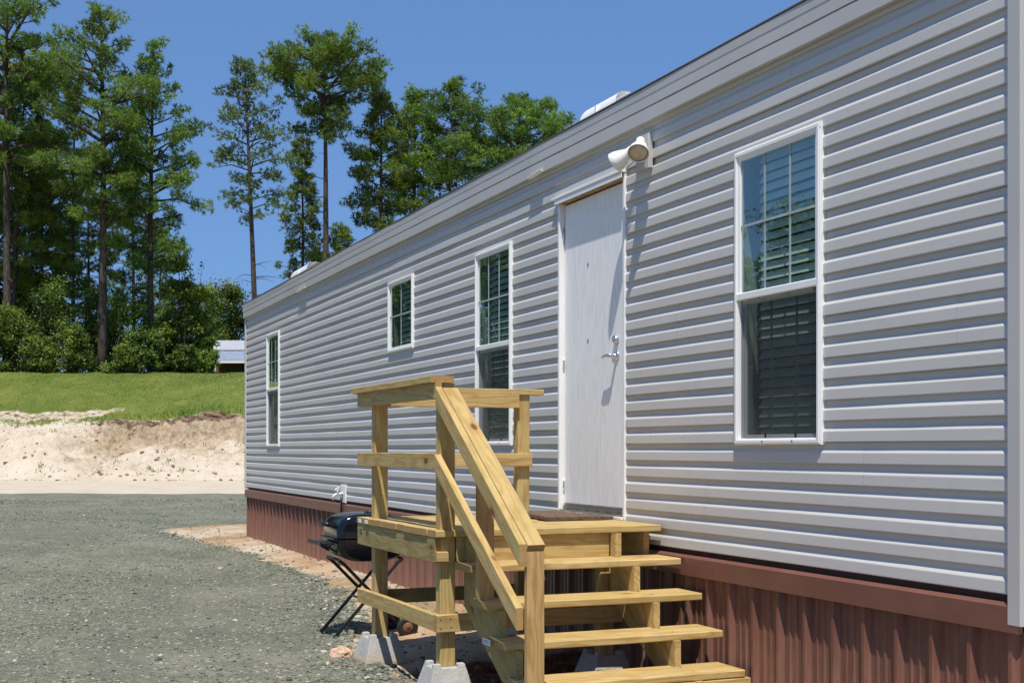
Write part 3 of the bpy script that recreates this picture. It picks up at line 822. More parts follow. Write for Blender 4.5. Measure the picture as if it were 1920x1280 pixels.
# windows
def window(o, small=False):
    x0, x1, z0, z1 = o
    y = -.034                                   # front of the frame
    mb = MB()
    fw = .034
    def ring(mb, x0, x1, z0, z1, w, ya, yb, b=.004):
        mb.box((x0, ya, z0), (x1, yb, z0 + w), b); mb.box((x0, ya, z1 - w), (x1, yb, z1), b)
        mb.board(((x0 + w / 2), (ya + yb) / 2, z0 + w), ((x0 + w / 2), (ya + yb) / 2, z1 - w), (1, 0, 0), w, yb - ya, b)
        mb.board(((x1 - w / 2), (ya + yb) / 2, z0 + w), ((x1 - w / 2), (ya + yb) / 2, z1 - w), (1, 0, 0), w, yb - ya, b)
    ring(mb, x0, x1, z0, z1, fw, y, .012)
    ring(mb, x0 + .008, x1 - .008, z0 + .008, z1 - .008, .018, y - .006, y + .001, .002)
    win = mb.build('window', VINYL, home)
    ix0, ix1, iz0, iz1 = x0 + fw, x1 - fw, z0 + fw, z1 - fw
    zm = (z0 + z1) / 2 + .015
    if not small:
        mb = MB(); ring(mb, ix0 - .004, ix1 + .004, zm - .014, iz1 + .004, .020, y + .004, y + .026, .003)
        mb.box((ix0 - .006, y - .004, zm - .026), (ix1 + .006, y + .022, zm + .012), .004)
        mb.build('sash', VINYL, win)
        mb = MB(); ring(mb, ix0 - .002, ix1 + .002, iz0 - .002, zm - .026, .022, .004, .022, .003); mb.build('sash', VINYL, win)
        lo = zm
    else:
        mb = MB(); ring(mb, ix0 - .004, ix1 + .004, iz0 - .004, iz1 + .004, .018, y + .004, y + .026, .003); mb.build('sash', VINYL, win)
        lo = iz0
    mb = MB(); yy = y + .015
    mb.quad([(ix0, yy, lo), (ix1, yy, lo), (ix1, yy, iz1), (ix0, yy, iz1)], [(0, 1, 2, 3)]); mb.build('pane', GLASS, win, recalc=False)
    mb = MB()
    nv = 1 if small else 2
    for i in range(nv):
        xm = ix0 + .012 + (ix1 - ix0 - .024) * (i + 1) / (nv + 1); mb.box((xm - .0065, yy - .0030, lo + .016), (xm + .0065, yy - .0006, iz1 - .017))
    zc = (lo + iz1) / 2; mb.box((ix0 + .017, yy - .0058, zc - .0065), (ix1 - .017, yy - .0032, zc + .0065))
    if not small:
        for i in range(2):
            xm = ix0 + .012 + (ix1 - ix0 - .024) * (i + 1) / 3; mb.box((xm - .007, .019, iz0 + .016), (xm + .007, .023, zm - .03))
        zc = (iz0 + zm) / 2; mb.box((ix0 + .012, .0235, zc - .007), (ix1 - .012, .027, zc + .007))
    mb.build('muntin', plain('grey white grid bar', (.36, .41, .39), .5), win)
    if not small:
        mb = MB(); mb.quad([(ix0 + .015, .014, iz0 + .015), (ix1 - .015, .014, iz0 + .015), (ix1 - .015, .014, zm - .03), (ix0 + .015, .014, zm - .03)], [(0, 1, 2, 3)]); mb.build('pane', GLASS_LOW, win, recalc=False)
        mb = MB(); mb.quad([(ix0, -.012, iz0), (ix1, -.012, iz0), (ix1, -.012, zm - .02), (ix0, -.012, zm - .02)], [(0, 1, 2, 3)]); mb.build('insect_screen', SCREEN, win, recalc=False)
        for q in (.36, .74):                    # screen pull tabs at the sill
            mb = MB(); xm = ix0 + (ix1 - ix0) * q; mb.box((xm - .004, -.030, z0 + .036), (xm + .003, -.022, z0 + .062)); mb.lathe((xm - .01, y - .007, z0 + .018), (0, -1, 0), [(0, .005), (.002, .005)], 8)
            mb.build('pull_tab', BLACKP, win)
    mb = MB()                                   # blind: slats hung a hand behind the glass, not quite filling the opening
    z = iz0 - .02; r_ = random.Random(x0)
    while z < iz1:
        t = R(62 + r_.uniform(-4, 4)); hw = .0275
        ya, za = .075 - hw * math.cos(t), z - hw * math.sin(t); yb_, zb = .075 + hw * math.cos(t), z + hw * math.sin(t)
        sag = r_.uniform(-.004, .004)
        mb.quad([(ix0 + .055, ya, za), (ix1 + .02, ya, za + sag), (ix1 + .02, yb_, zb + sag), (ix0 + .055, yb_, zb)], [(0, 1, 2, 3)])
        z += .052
    for q in (.2, .8):
        xm = ix0 + (ix1 - ix0) * q; mb.box((xm - .001, .083, iz0), (xm + .001, .085, iz1))
    mb.build('blind', BLIND, win, recalc=False)
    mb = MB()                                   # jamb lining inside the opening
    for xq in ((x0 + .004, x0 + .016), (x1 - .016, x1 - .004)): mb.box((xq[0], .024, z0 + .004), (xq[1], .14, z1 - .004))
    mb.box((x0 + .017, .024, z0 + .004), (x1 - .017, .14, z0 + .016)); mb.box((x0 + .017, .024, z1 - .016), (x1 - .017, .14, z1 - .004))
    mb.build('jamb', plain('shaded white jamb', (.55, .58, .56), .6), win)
    return win
w_ = [window(OPEN[0]), window(OPEN[1]), window(OPEN[2], True), window(OPEN[3])]
w_[2]['label'] = 'small square window with a cross shaped grid'

# door
x0, x1, z0, z1 = OPEN[4]
mb = MB()
mb.board((-7.685, .037, z0 + .075), (-7.685, .037, z1 - .045), (1, 0, 0), 1.01 - .075, .044, .003)
door = mb.build('door', DOOR, home)
mb = MB()
for xa_, xb_ in ((x0, x0 + .028), (x1 - .030, x1)): mb.board(((xa_ + xb_) / 2, .012, z0), ((xa_ + xb_) / 2, .012, z1), (1, 0, 0), xb_ - xa_, .076, .004)
mb.board((x0 - .045, -.028, z1 + .010), (x1 + .004, -.028, z1 + .010), (0, 0, 1), .018, .054, .003)
mb.board((x0, -.0475, z1 - .018), (x1, -.0475, z1 - .018), (0, 0, 1), .034, .006, .001)
mb.build('door_frame', VINYL, door)
mb = MB(); mb.box((x0 + .0285, -.044, z1 - .032), (x1 - .0305, .058, z1 - .001)); mb.build('header', TANWOOD, door)
mb = MB(); mb.box((x0 + .03, -.030, z0 + .012), (x1 - .031, .03, z0 + .030)); mb.box((x0 + .032, .000, z0 + .0305), (x1 - .032, .034, z0 + .056)); mb.box((x0 + .034, .008, z0 + .058), (x1 - .034, .030, z0 + .073))
mb.build('threshold', ALU, door)
mb = MB(); mb.box((x0 + .012, -.046, z0 + .003), (x1 - .012, -.031, z0 + .020)); mb.build('sill', VINYL, door)
for q in range(6):
    mb = MB(); xm = x0 + .12 + q * .152; mb.lathe((xm, -.0005, z0 + .043), (0, -1, 0), [(0, .006), (.004, .006), (.005, .003)], 8); mb.build('screw', NAIL, door)
kx = -7.362
mb = MB(); mb.lathe((kx, .0155, 2.0), (0, -1, 0), [(0, .033), (.008, .033), (.012, .016), (.040, .013), (.052, .016), (.058, .012), (.059, .002)], 18)
mb.tube([(kx + .004, -.036, 2.0), (kx - .03, -.038, 2.002), (kx - .075, -.040, 2.0), (kx - .108, -.038, 1.996)], [.013, .012, .011, .009], 10)
mb.build('lever_handle', CHROME, door)
mb = MB(); mb.lathe((kx, .0155, 2.105), (0, -1, 0), [(0, .031), (.012, .030), (.020, .026), (.026, .024), (.027, .010), (.024, .004)], 18); mb.build('deadbolt', CHROME, door)
for zz in (2.64, 2.126):
    mb = MB(); mb.board((-7.790, .0145, zz - .014), (-7.783, .0130, zz + .014), (1, 0, 0), .010, .004, .001); mb.build('clip', NAIL, door)
for zz in (1.15, 2.0, 2.9):
    mb = MB(); mb.tube([(x0 + .033, .006, zz - .045), (x0 + .033, .006, zz + .045)], .006, 8); mb.build('hinge', CHROME, door)

# ------------------------------------------------------------------ wall mounted flood lamp
fl = empty('floodlight', (-6.915, -.02, 3.21), 'twin head white floodlight on the grey siding above the door', 'floodlight')
mb = MB(); mb.board((-6.915, -.028, 3.105), (-6.915, -.028, 3.315), (1, 0, 0), .165, .034, .006); mb.build('mount_plate', TRIM, fl)
mb = MB(); mb.lathe((-6.915, -.045, 3.215), (0, -1, 0), [(0, .062), (.018, .060), (.026, .045), (.027, .01)], 20)
mb.build('backplate', LAMPW, fl)
def head(knuckle, neck, aim, L=.155):
    aim = Vector(aim).normalized(); nk = Vector(neck)
    mb = MB(); mb.tube([knuckle, Vector(knuckle).lerp(nk, .5) + Vector((0, -.012, .012)), nk], .013, 10); mb.build('swivel_arm', LAMPW, fl)
    mb = MB()
    mb.lathe(nk - aim * .02, aim, [(0, .010), (.003, .026), (.045, .028), (.060, .034), (.085, .046), (.120, .060), (L, .066), (L + .004, .063), (L - .008, .060)], 28, cap=False)
    h = mb.build('lamp_head', LAMPW, fl)
    mb = MB(); mb.lathe(nk - aim * .02, aim, [(L - .020, .058), (L - .010, .0585), (L - .002, .046), (L + .003, .022), (L + .004, .001)], 28); mb.build('lens', LENS, h)
head((-6.89, -.05, 3.225), (-6.868, -.082, 3.262), (.46, -.34, -.56), .150)
head((-6.94, -.05, 3.215), (-6.985, -.082, 3.235), (-.66, -.46, -.44), .150)
mb = MB(); mb.tube([(-6.955, -.06, 3.185), (-6.965, -.085, 3.16), (-7.0, -.10, 3.135), (-7.02, -.09, 3.12)], .006, 8); mb.build('wire', TRIM, fl)

# spigot
sp = empty('spigot', (-13.89, -.02, .78), 'small white water spigot on a plate low on the far siding', 'spigot')
mb = MB(); mb.box((-13.99, -.032, .80), (-13.80, -.006, 1.0), .005); mb.build('backing_plate', VINYL, sp)
mb = MB(); mb.tube([(-13.89, -.03, .90), (-13.89, -.10, .90), (-13.89, -.135, .88), (-13.89, -.145, .83)], [.016, .018, .017, .014], 10)
mb.tube([(-13.89, -.085, .90), (-13.89, -.10, .95)], .009, 8); mb.build('faucet', BRASS, sp)
mb = MB(); hc = Vector((-13.89, -.10, .955)); mb.tube([hc + Vector((.032 * math.cos(a), .032 * math.sin(a) * .6, .032 * math.sin(a) * .5)) for a in [2 * math.pi * i / 14 for i in range(14)]], .007, 6, True); mb.build('handle', BRASS, sp)
mb = MB(); mb.tube([(-13.89, -.048, .89), (-13.89, -.050, .78), (-13.90, -.050, .56)], .012, 8); mb.build('pipe', BLACKP, sp)

# ------------------------------------------------------------------ wooden landing and steps
ZD = .948
st = empty('wooden_steps', (-6.9, -.7, 0.0), 'yellow treated pine landing with railing and open steps at the white door', 'steps')
def wood(name, *boards, mat=WOOD, parent=None, **kw):
    mb = MB()
    for b in boards: mb.board(*b[:5], **(b[5] if len(b) > 5 else {}))
    return mb.build(name, mat, parent or st)
# decking, boards run out from the wall
mb = MB()
bw = .1397; x = -6.690 - bw / 2
nb_ = 0
while nb_ < 11:
    jut = rng.uniform(-.004, .006); gap = rng.uniform(.003, .007)
    ywall = -.030
    mb.board((x, -1.462 + jut, ZD - .019 + rng.uniform(-.001, .001)), (x, ywall - rng.uniform(0, .01), ZD - .019), (1, 0, 0), bw, .038, .004, segs=4, bow=.002)
    x -= bw + gap; nb_ += 1
deck = mb.build('decking', WOOD, st)
XFAR = x + bw / 2
for yv, xx in ((0, -8.17), (1, -8.02), (2, -6.0)):
    if yv < 2:
        mb = MB(); mb.box((xx - .028, -1.4715, ZD - .033), (xx + .030, -1.4690, ZD - .008), .0006); mb.build('price_tag', TAG, deck)
# rim joists
wood('rim_joist', ((-8.275, -1.436, .838), (-6.722, -1.436, .838), (0, 0, 1), .140, .038, dict(segs=3, bow=.003)), mat=WOOD_GREEN)
wood('rim_joist', ((-6.740, -1.325, .838), (-6.740, -.37, .838), (0, 0, 1), .140, .038))
wood('rim_joist', ((-8.10, -1.325, .838), (-8.10, -.08, .838), (0, 0, 1), .140, .038))
wood('rim_joist', ((-8.08, -.10, .838), (-6.76, -.10, .838), (0, 0, 1), .140, .038))
wood('joist', ((-7.42, -1.41, .838), (-7.42, -.12, .838), (0, 0, 1), .140, .038))
# posts
def post(x0, y0, z0, z1, wx, wy, mat=WOOD, seg=3): 
    return wood('post', ((x0, y0, z0), (x0, y0, z1), (0, 1, 0), wy, wx, dict(segs=seg, bow=.003, bev=.004)), mat=mat)
p_far = post(-8.040, -1.372, .175, 1.765, .076, .089)
p_near = post(-6.760, -1.375, .19, 1.765, .076, .089, WOOD)
p_wallfar = post(-8.035, -.366, .15, 1.765, .076, .089)
p_wallnear = post(-6.800, -.365, .19, .905, .076, .089)
# ink stamp printed on the far corner post
mb = MB(); r_ = random.Random(4)
for row in range(2):
    yy = -1.408
    while yy < -1.340:
        wq = r_.uniform(.003, .007); mb.box((-8.0018, yy, 1.497 - row * .018), (-8.0012, yy + wq, 1.508 - row * .018), .0001); yy += wq + .0025
mb.build('ink_stamp', INK, p_far)
# railing
wood('rail_cap', ((-8.345, -1.414, 1.786), (-6.705, -1.414, 1.786), (0, 1, 0), .1397, .038, dict(segs=4, bow=.006)))
wood('rail_cap', ((-8.050, -1.341, 1.784), (-8.050, -.225, 1.784), (1, 0, 0), .1397, .038, dict(segs=4, bow=.004)))
wood('top_rail', ((-8.275, -1.438, 1.722), (-6.700, -1.438, 1.722), (0, 0, 1), .089, .038, dict(segs=3, bow=.003)))
wood('top_rail', ((-7.982, -1.325, 1.720), (-7.982, -.415, 1.720), (0, 0, 1), .089, .038))
wood('middle_rail', ((-8.275, -1.438, 1.330), (-6.722, -1.438, 1.330), (0, 0, 1), .089, .038, dict(segs=3, bow=.003)))
wood('middle_rail', ((-7.982, -1.325, 1.325), (-7.982, -.320, 1.325), (0, 0, 1), .089, .038))
# lower braces
br = wood('brace', ((-8.275, -1.438, .428), (-6.722, -1.438, .432), (0, 0, 1), .092, .038, dict(segs=3, bow=.004)))
bs = wood('brace', ((-6.702, -1.455, .432), (-6.702, -.30, .432), (0, 0, 1), .096, .038, dict(segs=3, bow=.003)))
wood('brace', ((-8.095, -1.34, .43), (-8.095, -.30, .43), (0, 0, 1), .092, .038), mat=WOOD_GREEN)
wood('cleat', ((-6.702, -1.455, .802), (-6.702, -1.385, .802), (0, 0, 1), .055, .038))
for yy, zz in ((-1.430, .405), (-1.37, .410), (-1.432, .455), (-1.375, .458)):
    mb = MB(); mb.lathe((-6.6835, yy, zz), (1, 0, 0), [(0, .0045), (.0015, .0045), (.002, .001)], 8); mb.build('nail_head', NAIL, bs)
# stringers
RUN, RISE = .2286, .178
XT = [-6.668 + RUN * (i + 1) for i in range(5)]
ZT = [ZD - RISE * (i + 1) for i in range(5)]
def stringer(y):
    pts = [(-6.715, .905)]
    for i in range(5):
        xs_ = XT[i] - RUN + .018
        pts.append((xs_, ZD - .038 - RISE * i if i == 0 else ZT[i - 1] - .038))
        pts.append((xs_, ZT[i] - .038))
    pts.append((XT[4] - .02, ZT[4] - .038)); pts.append((XT[4] - .02, -.06)); pts.append((XT[4] - .20, -.06))
    pts.append((-6.715, .52))
    mb = MB(); mb.prism([(px, y - .019, pz) for px, pz in pts], (0, .038, 0))
    return mb.build('stringer', WOOD_GREEN if y < -1 else WOOD, st)
stringer(-1.262); stringer(-.345)
# treads
YL, YR = -1.335, -.052
for i in range(5):
    tr = wood('tread', ((XT[i] - .140, YL + rng.uniform(-.012, .012), ZT[i] - .019), (XT[i] - .140, YR + rng.uniform(-.01, .01), ZT[i] - .019), (1, 0, 0), .280, .038, dict(segs=4, bow=.003, bev=.005)))
    for yy in (-1.262, -.345):
        for dx in (.05, .20):
            mb = MB(); mb.lathe((XT[i] - dx, yy + rng.uniform(-.012, .012), ZT[i] + .0002), (0, 0, 1), [(0, .0048), (.0012, .0048), (.0016, .001)], 8); mb.build('nail_head', NAIL, tr)
    if i == 2:
        mb = MB(); mb.box((XT[i] - .27, YL - .0175, ZT[i] - .034), (XT[i] - .165, YL - .0150, ZT[i] - .002), .0006); tg = mb.build('price_tag', TAG, tr)
        mb = MB(); r_ = random.Random(9)
        for row in range(2):
            xx = XT[i] - .262
            while xx < XT[i] - .18:
                q = r_.uniform(.003, .009); mb.box((xx, YL - .0182, ZT[i] - .014 - row * .011), (xx + q, YL - .0176, ZT[i] - .009 - row * .011), .0001); xx += q + .003
        mb.build('print', TAGINK, tg)
wood('riser', ((XT[3] - .012, -1.40, ZT[3] - .112), (XT[3] - .012, -.030, ZT[3] - .112), (0, 0, 1), .140, .038))
# stair rail: flat cap on the newel and mid post, a second board on edge beside it
zn, zt = .952, 1.742; xn, xt = -5.512, -6.700
slope = (zt - zn) / (xt - xn); cut = -slope
dv = Vector((xt - xn, 0, zt - zn)).normalized(); nrm = Vector((dv.z, 0, -dv.x)); nrm = nrm if nrm.z > 0 else -nrm
def rail(name, xa, za, xb, zb, y, wid, thk, up):
    d = Vector((xb - xa, 0, zb - za)); pl = d.z / math.hypot(d.x, 0) * (-1)
    # vertical end cuts: offset grows with height across the board
    upv = Vector(up)
    mb = MB()
    k = 0.0
    if abs(upv.z) > .5:
        k = (zb - za) / (xb - xa)
        k = k if d.x > 0 else -k
        k = k * (1 if True else 1)
    mb.board((xa, y, za), (xb, y, zb), up, wid, thk, plumb=(k, k), segs=4, bow=.002)
    return mb.build(name, WOOD_RED if name == 'hand_rail' and wid < .09 and False else WOOD, st)
cap = Vector((0, 1, 0))
rail('hand_rail', xn, zn - .019, xt, zt - .019, -1.372, .089, .038, (0, 1, 0))
rail('hand_rail', xn, zn - .052, xt, zt - .052, -1.4375, .089, .038, (0, 0, 1))
rail('middle_rail', -5.552, .598, -6.712, 1.318, -1.4385, .089, .038, (0, 0, 1))
newel = wood('newel_post', ((-5.532, -1.372, -.02), (-5.532, -1.372, .918), (0, 1, 0), .089, .038, dict(segs=2, bow=.002)), mat=WOOD_RED)
wood('baluster_post', ((-6.395, -1.282, ZT[1] + .001), (-6.395, -1.282, 1.37), (0, 1, 0), .089, .05, dict(segs=2)), mat=WOOD_RED)

# door mat
mb = MB(); mx = [(-8.13 + .86 * i / 20) for i in range(21)]; my = [-.52 + .46 * j / 8 for j in range(9)]
vs, fs = [], []
for layer in (0, 1):
    for i, x in enumerate(mx):
        for j, y in enumerate(my):
            ed = .012 * fbm(x * 9, j, 2.2, 2) if j == 0 else 0
            curl = .010 * max(0, fbm(x * 3.1, y * 3, 5.0, 2)) + (.012 * sstep(3, 0, j) * (.5 + fbm(x * 2.5, 3.3)))
            vs.append((x + (.01 * fbm(y * 9, x) if i in (0, 20) else 0), y + ed, ZD + .003 + max(0, curl) + (.020 if layer else 0) + (.003 * fbm(x * 30, y * 30) if layer else 0)))
nn = 9
for i in range(20):
    for j in range(8):
        a = i * nn + j; fs.append((a, a + 1, a + nn + 1, a + nn)); b = a + 21 * nn; fs.append((b, b + nn, b + nn + 1, b + 1))
for i in range(20):
    for j in (0, 8):
        a = i * nn + j; fs.append((a, a + nn, a + nn + 21 * nn, a + 21 * nn))
for j in range(8):
    for i in (0, 20):
        a = i * nn + j; fs.append((a, a + 1, a + 1 + 21 * nn, a + 21 * nn))
mb.quad(vs, fs); dm = mb.build('doormat', MAT, None)
tag(dm, 'worn dark brown doormat lying on the wooden landing before the door', 'doormat')

# concrete pier blocks
def pier(x, y, zb, label, rot=0.0, h=.19, b=.140, tp=.088):
    mb = MB(); q = tp; r = b; n0 = .048; nd = .022
    # tapered sides with four raised corners round a cross-shaped slot
    base = [(-r, -r), (r, -r), (r, r), (-r, r)]
    def ringz(s, z): return [(-s, -s, z), (s, -s, z), (s, s, z), (-s, s, z)]
    s1 = b - (b - tp) * (h - nd) / h
    sh = .020
    mb.quad(ringz(r, 0) + ringz(r, sh) + ringz(s1, h - nd), [(0, 3, 2, 1), (0, 1, 5, 4), (1, 2, 6, 5), (2, 3, 7, 6), (3, 0, 4, 7), (4, 5, 9, 8), (5, 6, 10, 9), (6, 7, 11, 10), (7, 4, 8, 11), (8, 9, 10, 11)])
    for sx in (-1, 1):
        for sy in (-1, 1):
            def cr(z, o): return [(sx * n0, sy * n0, z), (sx * o, sy * n0, z), (sx * o, sy * o, z), (sx * n0, sy * o, z)]
            mb.quad(cr(h - nd - .0005, s1) + cr(h, tp), [(0, 1, 5, 4), (1, 2, 6, 5), (2, 3, 7, 6), (3, 0, 4, 7), (4, 5, 6, 7)])
    o = mb.build('pier_block', CONC, None)
    o.location = (x, y, zb); o.rotation_euler = (0, 0, rot)
    bm = bmesh.new(); bm.from_mesh(o.data); bmesh.ops.recalc_face_normals(bm, faces=bm.faces[:]); bmesh.ops.bevel(bm, geom=[e for e in bm.edges if e.calc_face_angle(0) > .3], offset=.003, segments=1, affect='EDGES', clamp_overlap=True); bm.to_mesh(o.data); bm.free()
    return tag(o, label, 'concrete block', 'concrete pier blocks under the landing posts')
pier(-8.04, -1.375, .012, 'grey concrete pier block under the far corner post beside the grill', R(3))
pier(-6.76, -1.38, .020, 'grey concrete pier block under the near corner post beside the steps', R(-2))
pier(-6.80, -.365, .020, 'shaded concrete pier block behind the steps near the brown skirting', R(2))
# stone lump by the far block
mb = MB()
bm = bmesh.new(); bmesh.ops.create_icosphere(bm, subdivisions=3, radius=1.0)
for v in bm.verts: v.co *= 1 + .22 * fbm(v.co.x * 1.6, v.co.y * 1.6, v.co.z * 1.6 + 3, 3)
for v in bm.verts: v.co = Vector((v.co.x * .11, v.co.y * .075, v.co.z * .055))
me = bpy.data.meshes.new('rock'); bm.to_mesh(me); bm.free(); me.materials.append(plain('pale pink rock', (.50, .33, .22), .9, var=.35, vs=25, bump=.6))
ro = bpy.data.objects.new('rock', me); COL.objects.link(ro); ro.location = (-8.30, -1.56, .03); tag(ro, 'pale pinkish rock on the gravel against the far concrete block', 'rock')

# ------------------------------------------------------------------ charcoal grill
GX, GY, GZ = -9.26, -1.125, .738
gl = empty('charcoal_grill', (GX, GY, .0), 'black barrel charcoal grill on crossed tube legs behind the landing', 'grill')
LX = .225
def shell(name, pr, mat):
    mb = MB(); n_ = len(pr)
    ends = []
    for sx in (-1, 1):
        rows = []
        for f, dx in ((1.0, LX - .05), (.985, LX - .022), (.93, LX - .006), (.80, LX)):
            rows.append([(GX + sx * dx, GY + (a) * f, GZ + (b) * (f if True else 1)) for a, b in pr])
        ends.append(rows)
    rows = list(reversed(ends[0])) + ends[1]
    vs = [v for r in rows for v in r]
    fs = []
    for i in range(len(rows) - 1):
        for k in range(n_ - 1): fs.append((i * n_ + k, i * n_ + k + 1, (i + 1) * n_ + k + 1, (i + 1) * n_ + k))
    fs.append(tuple(range(n_))); fs.append(tuple((len(rows) - 1) * n_ + k for k in range(n_)))
    mb.quad(vs, fs, smooth=True)
    o = mb.build(name, mat, gl)
    return o
def arc(a0, a1, ry, rz, z0, p=3.2, n_=18):
    out = []
    for i in range(n_ + 1):
        a = R(a0 + (a1 - a0) * i / n_); c, s = math.cos(a), math.sin(a)
        out.append((ry * math.copysign(abs(c) ** (2 / p), c), z0 + rz * math.copysign(abs(s) ** (2 / p), s)))
    return out
shell('lid', arc(180, 0, .262, .175, .012), BLACKM)
shell('bowl', arc(180, 360, .258, .165, .0), BLACKM)
for sx in (-1, 1):
    mb = MB(); mb.box((GX - LX - .004, GY + sx * .268 - .008, GZ - .002), (GX + LX + .004, GY + sx * .268 + .008, GZ + .014), .004); mb.build('rim', BLACKM, gl)
mb = MB(); yb = GY - .262
for sx in (-.11, .11): mb.tube([(GX + sx, yb + .015, GZ + .085), (GX + sx, yb - .045, GZ + .115), (GX + sx, yb - .055, GZ + .105)], .008, 8)
mb.tube([(GX - .15, yb - .055, GZ + .112), (GX + .15, yb - .055, GZ + .112)], .017, 12); mb.build('lid_handle', BLACKP, gl)
mb = MB(); mb.box((GX - .19, yb - .115, GZ - .035), (GX + .19, yb - .01, GZ - .022), .004); mb.box((GX - .19, yb - .122, GZ - .040), (GX + .19, yb - .105, GZ - .012), .005)
for sx in (-.13, .13): mb.tube([(GX + sx, yb - .09, GZ - .03), (GX + sx, yb + .03, GZ - .10)], .008, 8)
mb.build('side_shelf', BLACKP, gl)
mb = MB(); mb.lathe((GX + .05, GY + .03, GZ + .186), (0, 0, 1), [(0, .030), (.012, .030), (.014, .008)], 14); mb.tube([(GX + .09, GY - .02, GZ + .18), (GX + .09, GY - .02, GZ + .212)], .005, 6); mb.build('vent_cap', BLACKP, gl)
zt_ = GZ - .150
for sx in (-.19, .19):
    mb = MB(); mb.tube([(GX + sx, GY + .24, zt_), (GX + sx, GY + .20, zt_ - .03), (GX + sx, GY - .285, .020), ], .0125, 10); mb.build('leg', BLACKP, gl)
    mb = MB(); mb.tube([(GX + sx * .86, GY - .24, zt_), (GX + sx * .86, GY - .20, zt_ - .03), (GX + sx * .86, GY + .27, .075)], .0125, 10); mb.build('leg', BLACKP, gl)
for xa_, xb_, yy, zz in ((-.19, .19, -.235, zt_ + .002), (-.19, .19, .235, zt_ + .002), (-.19, .19, -.045, .29), (-.20, .24, .27, .078)):
    mb = MB(); mb.tube([(GX + xa_, GY + yy, zz), (GX + xb_, GY + yy, zz)], .010, 8); mb.build('cross_bar', BLACKP, gl)
for sx in (-.225, .215):
    mb = MB(); mb.lathe((GX + sx - .016, GY + .27, .082), (1, 0, 0), [(0, .045), (0, .072), (.006, .080), (.026, .080), (.032, .072), (.032, .045)], 26, cap=False); wh = mb.build('wheel', RUBBER, gl)
    mb = MB(); mb.lathe((GX + sx - .010, GY + .27, .082), (1, 0, 0), [(0, .050), (.010, .052), (.022, .040), (.030, .014), (.031, .002)], 20); mb.build('hub', RUST, wh)

# ------------------------------------------------------------------ trees
class Leaves:
    def __init__(s): s.v, s.f, s.t = [], [], []
    def tri(s, a, b, c, t):
        o = len(s.v); s.v += [a, b, c]; s.f.append((o, o + 1, o + 2)); s.t += [t] * 3
    def quad(s, a, b, c, d, t):
        o = len(s.v); s.v += [a, b, c, d]; s.f.append((o, o + 1, o + 2, o + 3)); s.t += [t] * 4
    def build(s, name, mat, parent):
        me = bpy.data.meshes.new(name); me.from_pydata(s.v, [], s.f)
        a = me.attributes.new('tint', 'FLOAT', 'POINT'); a.data.foreach_set('value', s.t)
        me.materials.append(mat); o = bpy.data.objects.new(name, me); COL.objects.link(o); o.parent = parent
        return o
def rv(r):
    while True:
        v = Vector((r.uniform(-1, 1), r.uniform(-1, 1), r.uniform(-1, 1)))
        if .05 < v.length < 1: return v.normalized()
def tuft(L, c, out, r, n_, ln, tint, wd=.031):
    for _ in range(n_):
        d = (rv(r) + out * .55 + Vector((0, 0, .25))).normalized()
        sd = d.cross(rv(r)).normalized() * wd * r.uniform(.7, 1.4)
        l = ln * r.uniform(.65, 1.15)
        a = c + d * l * .08
        L.tri(tuple(a - sd * .8), tuple(a + sd * .8), tuple(c + d * l), max(0, min(1, tint + r.uniform(-.15, .15))))

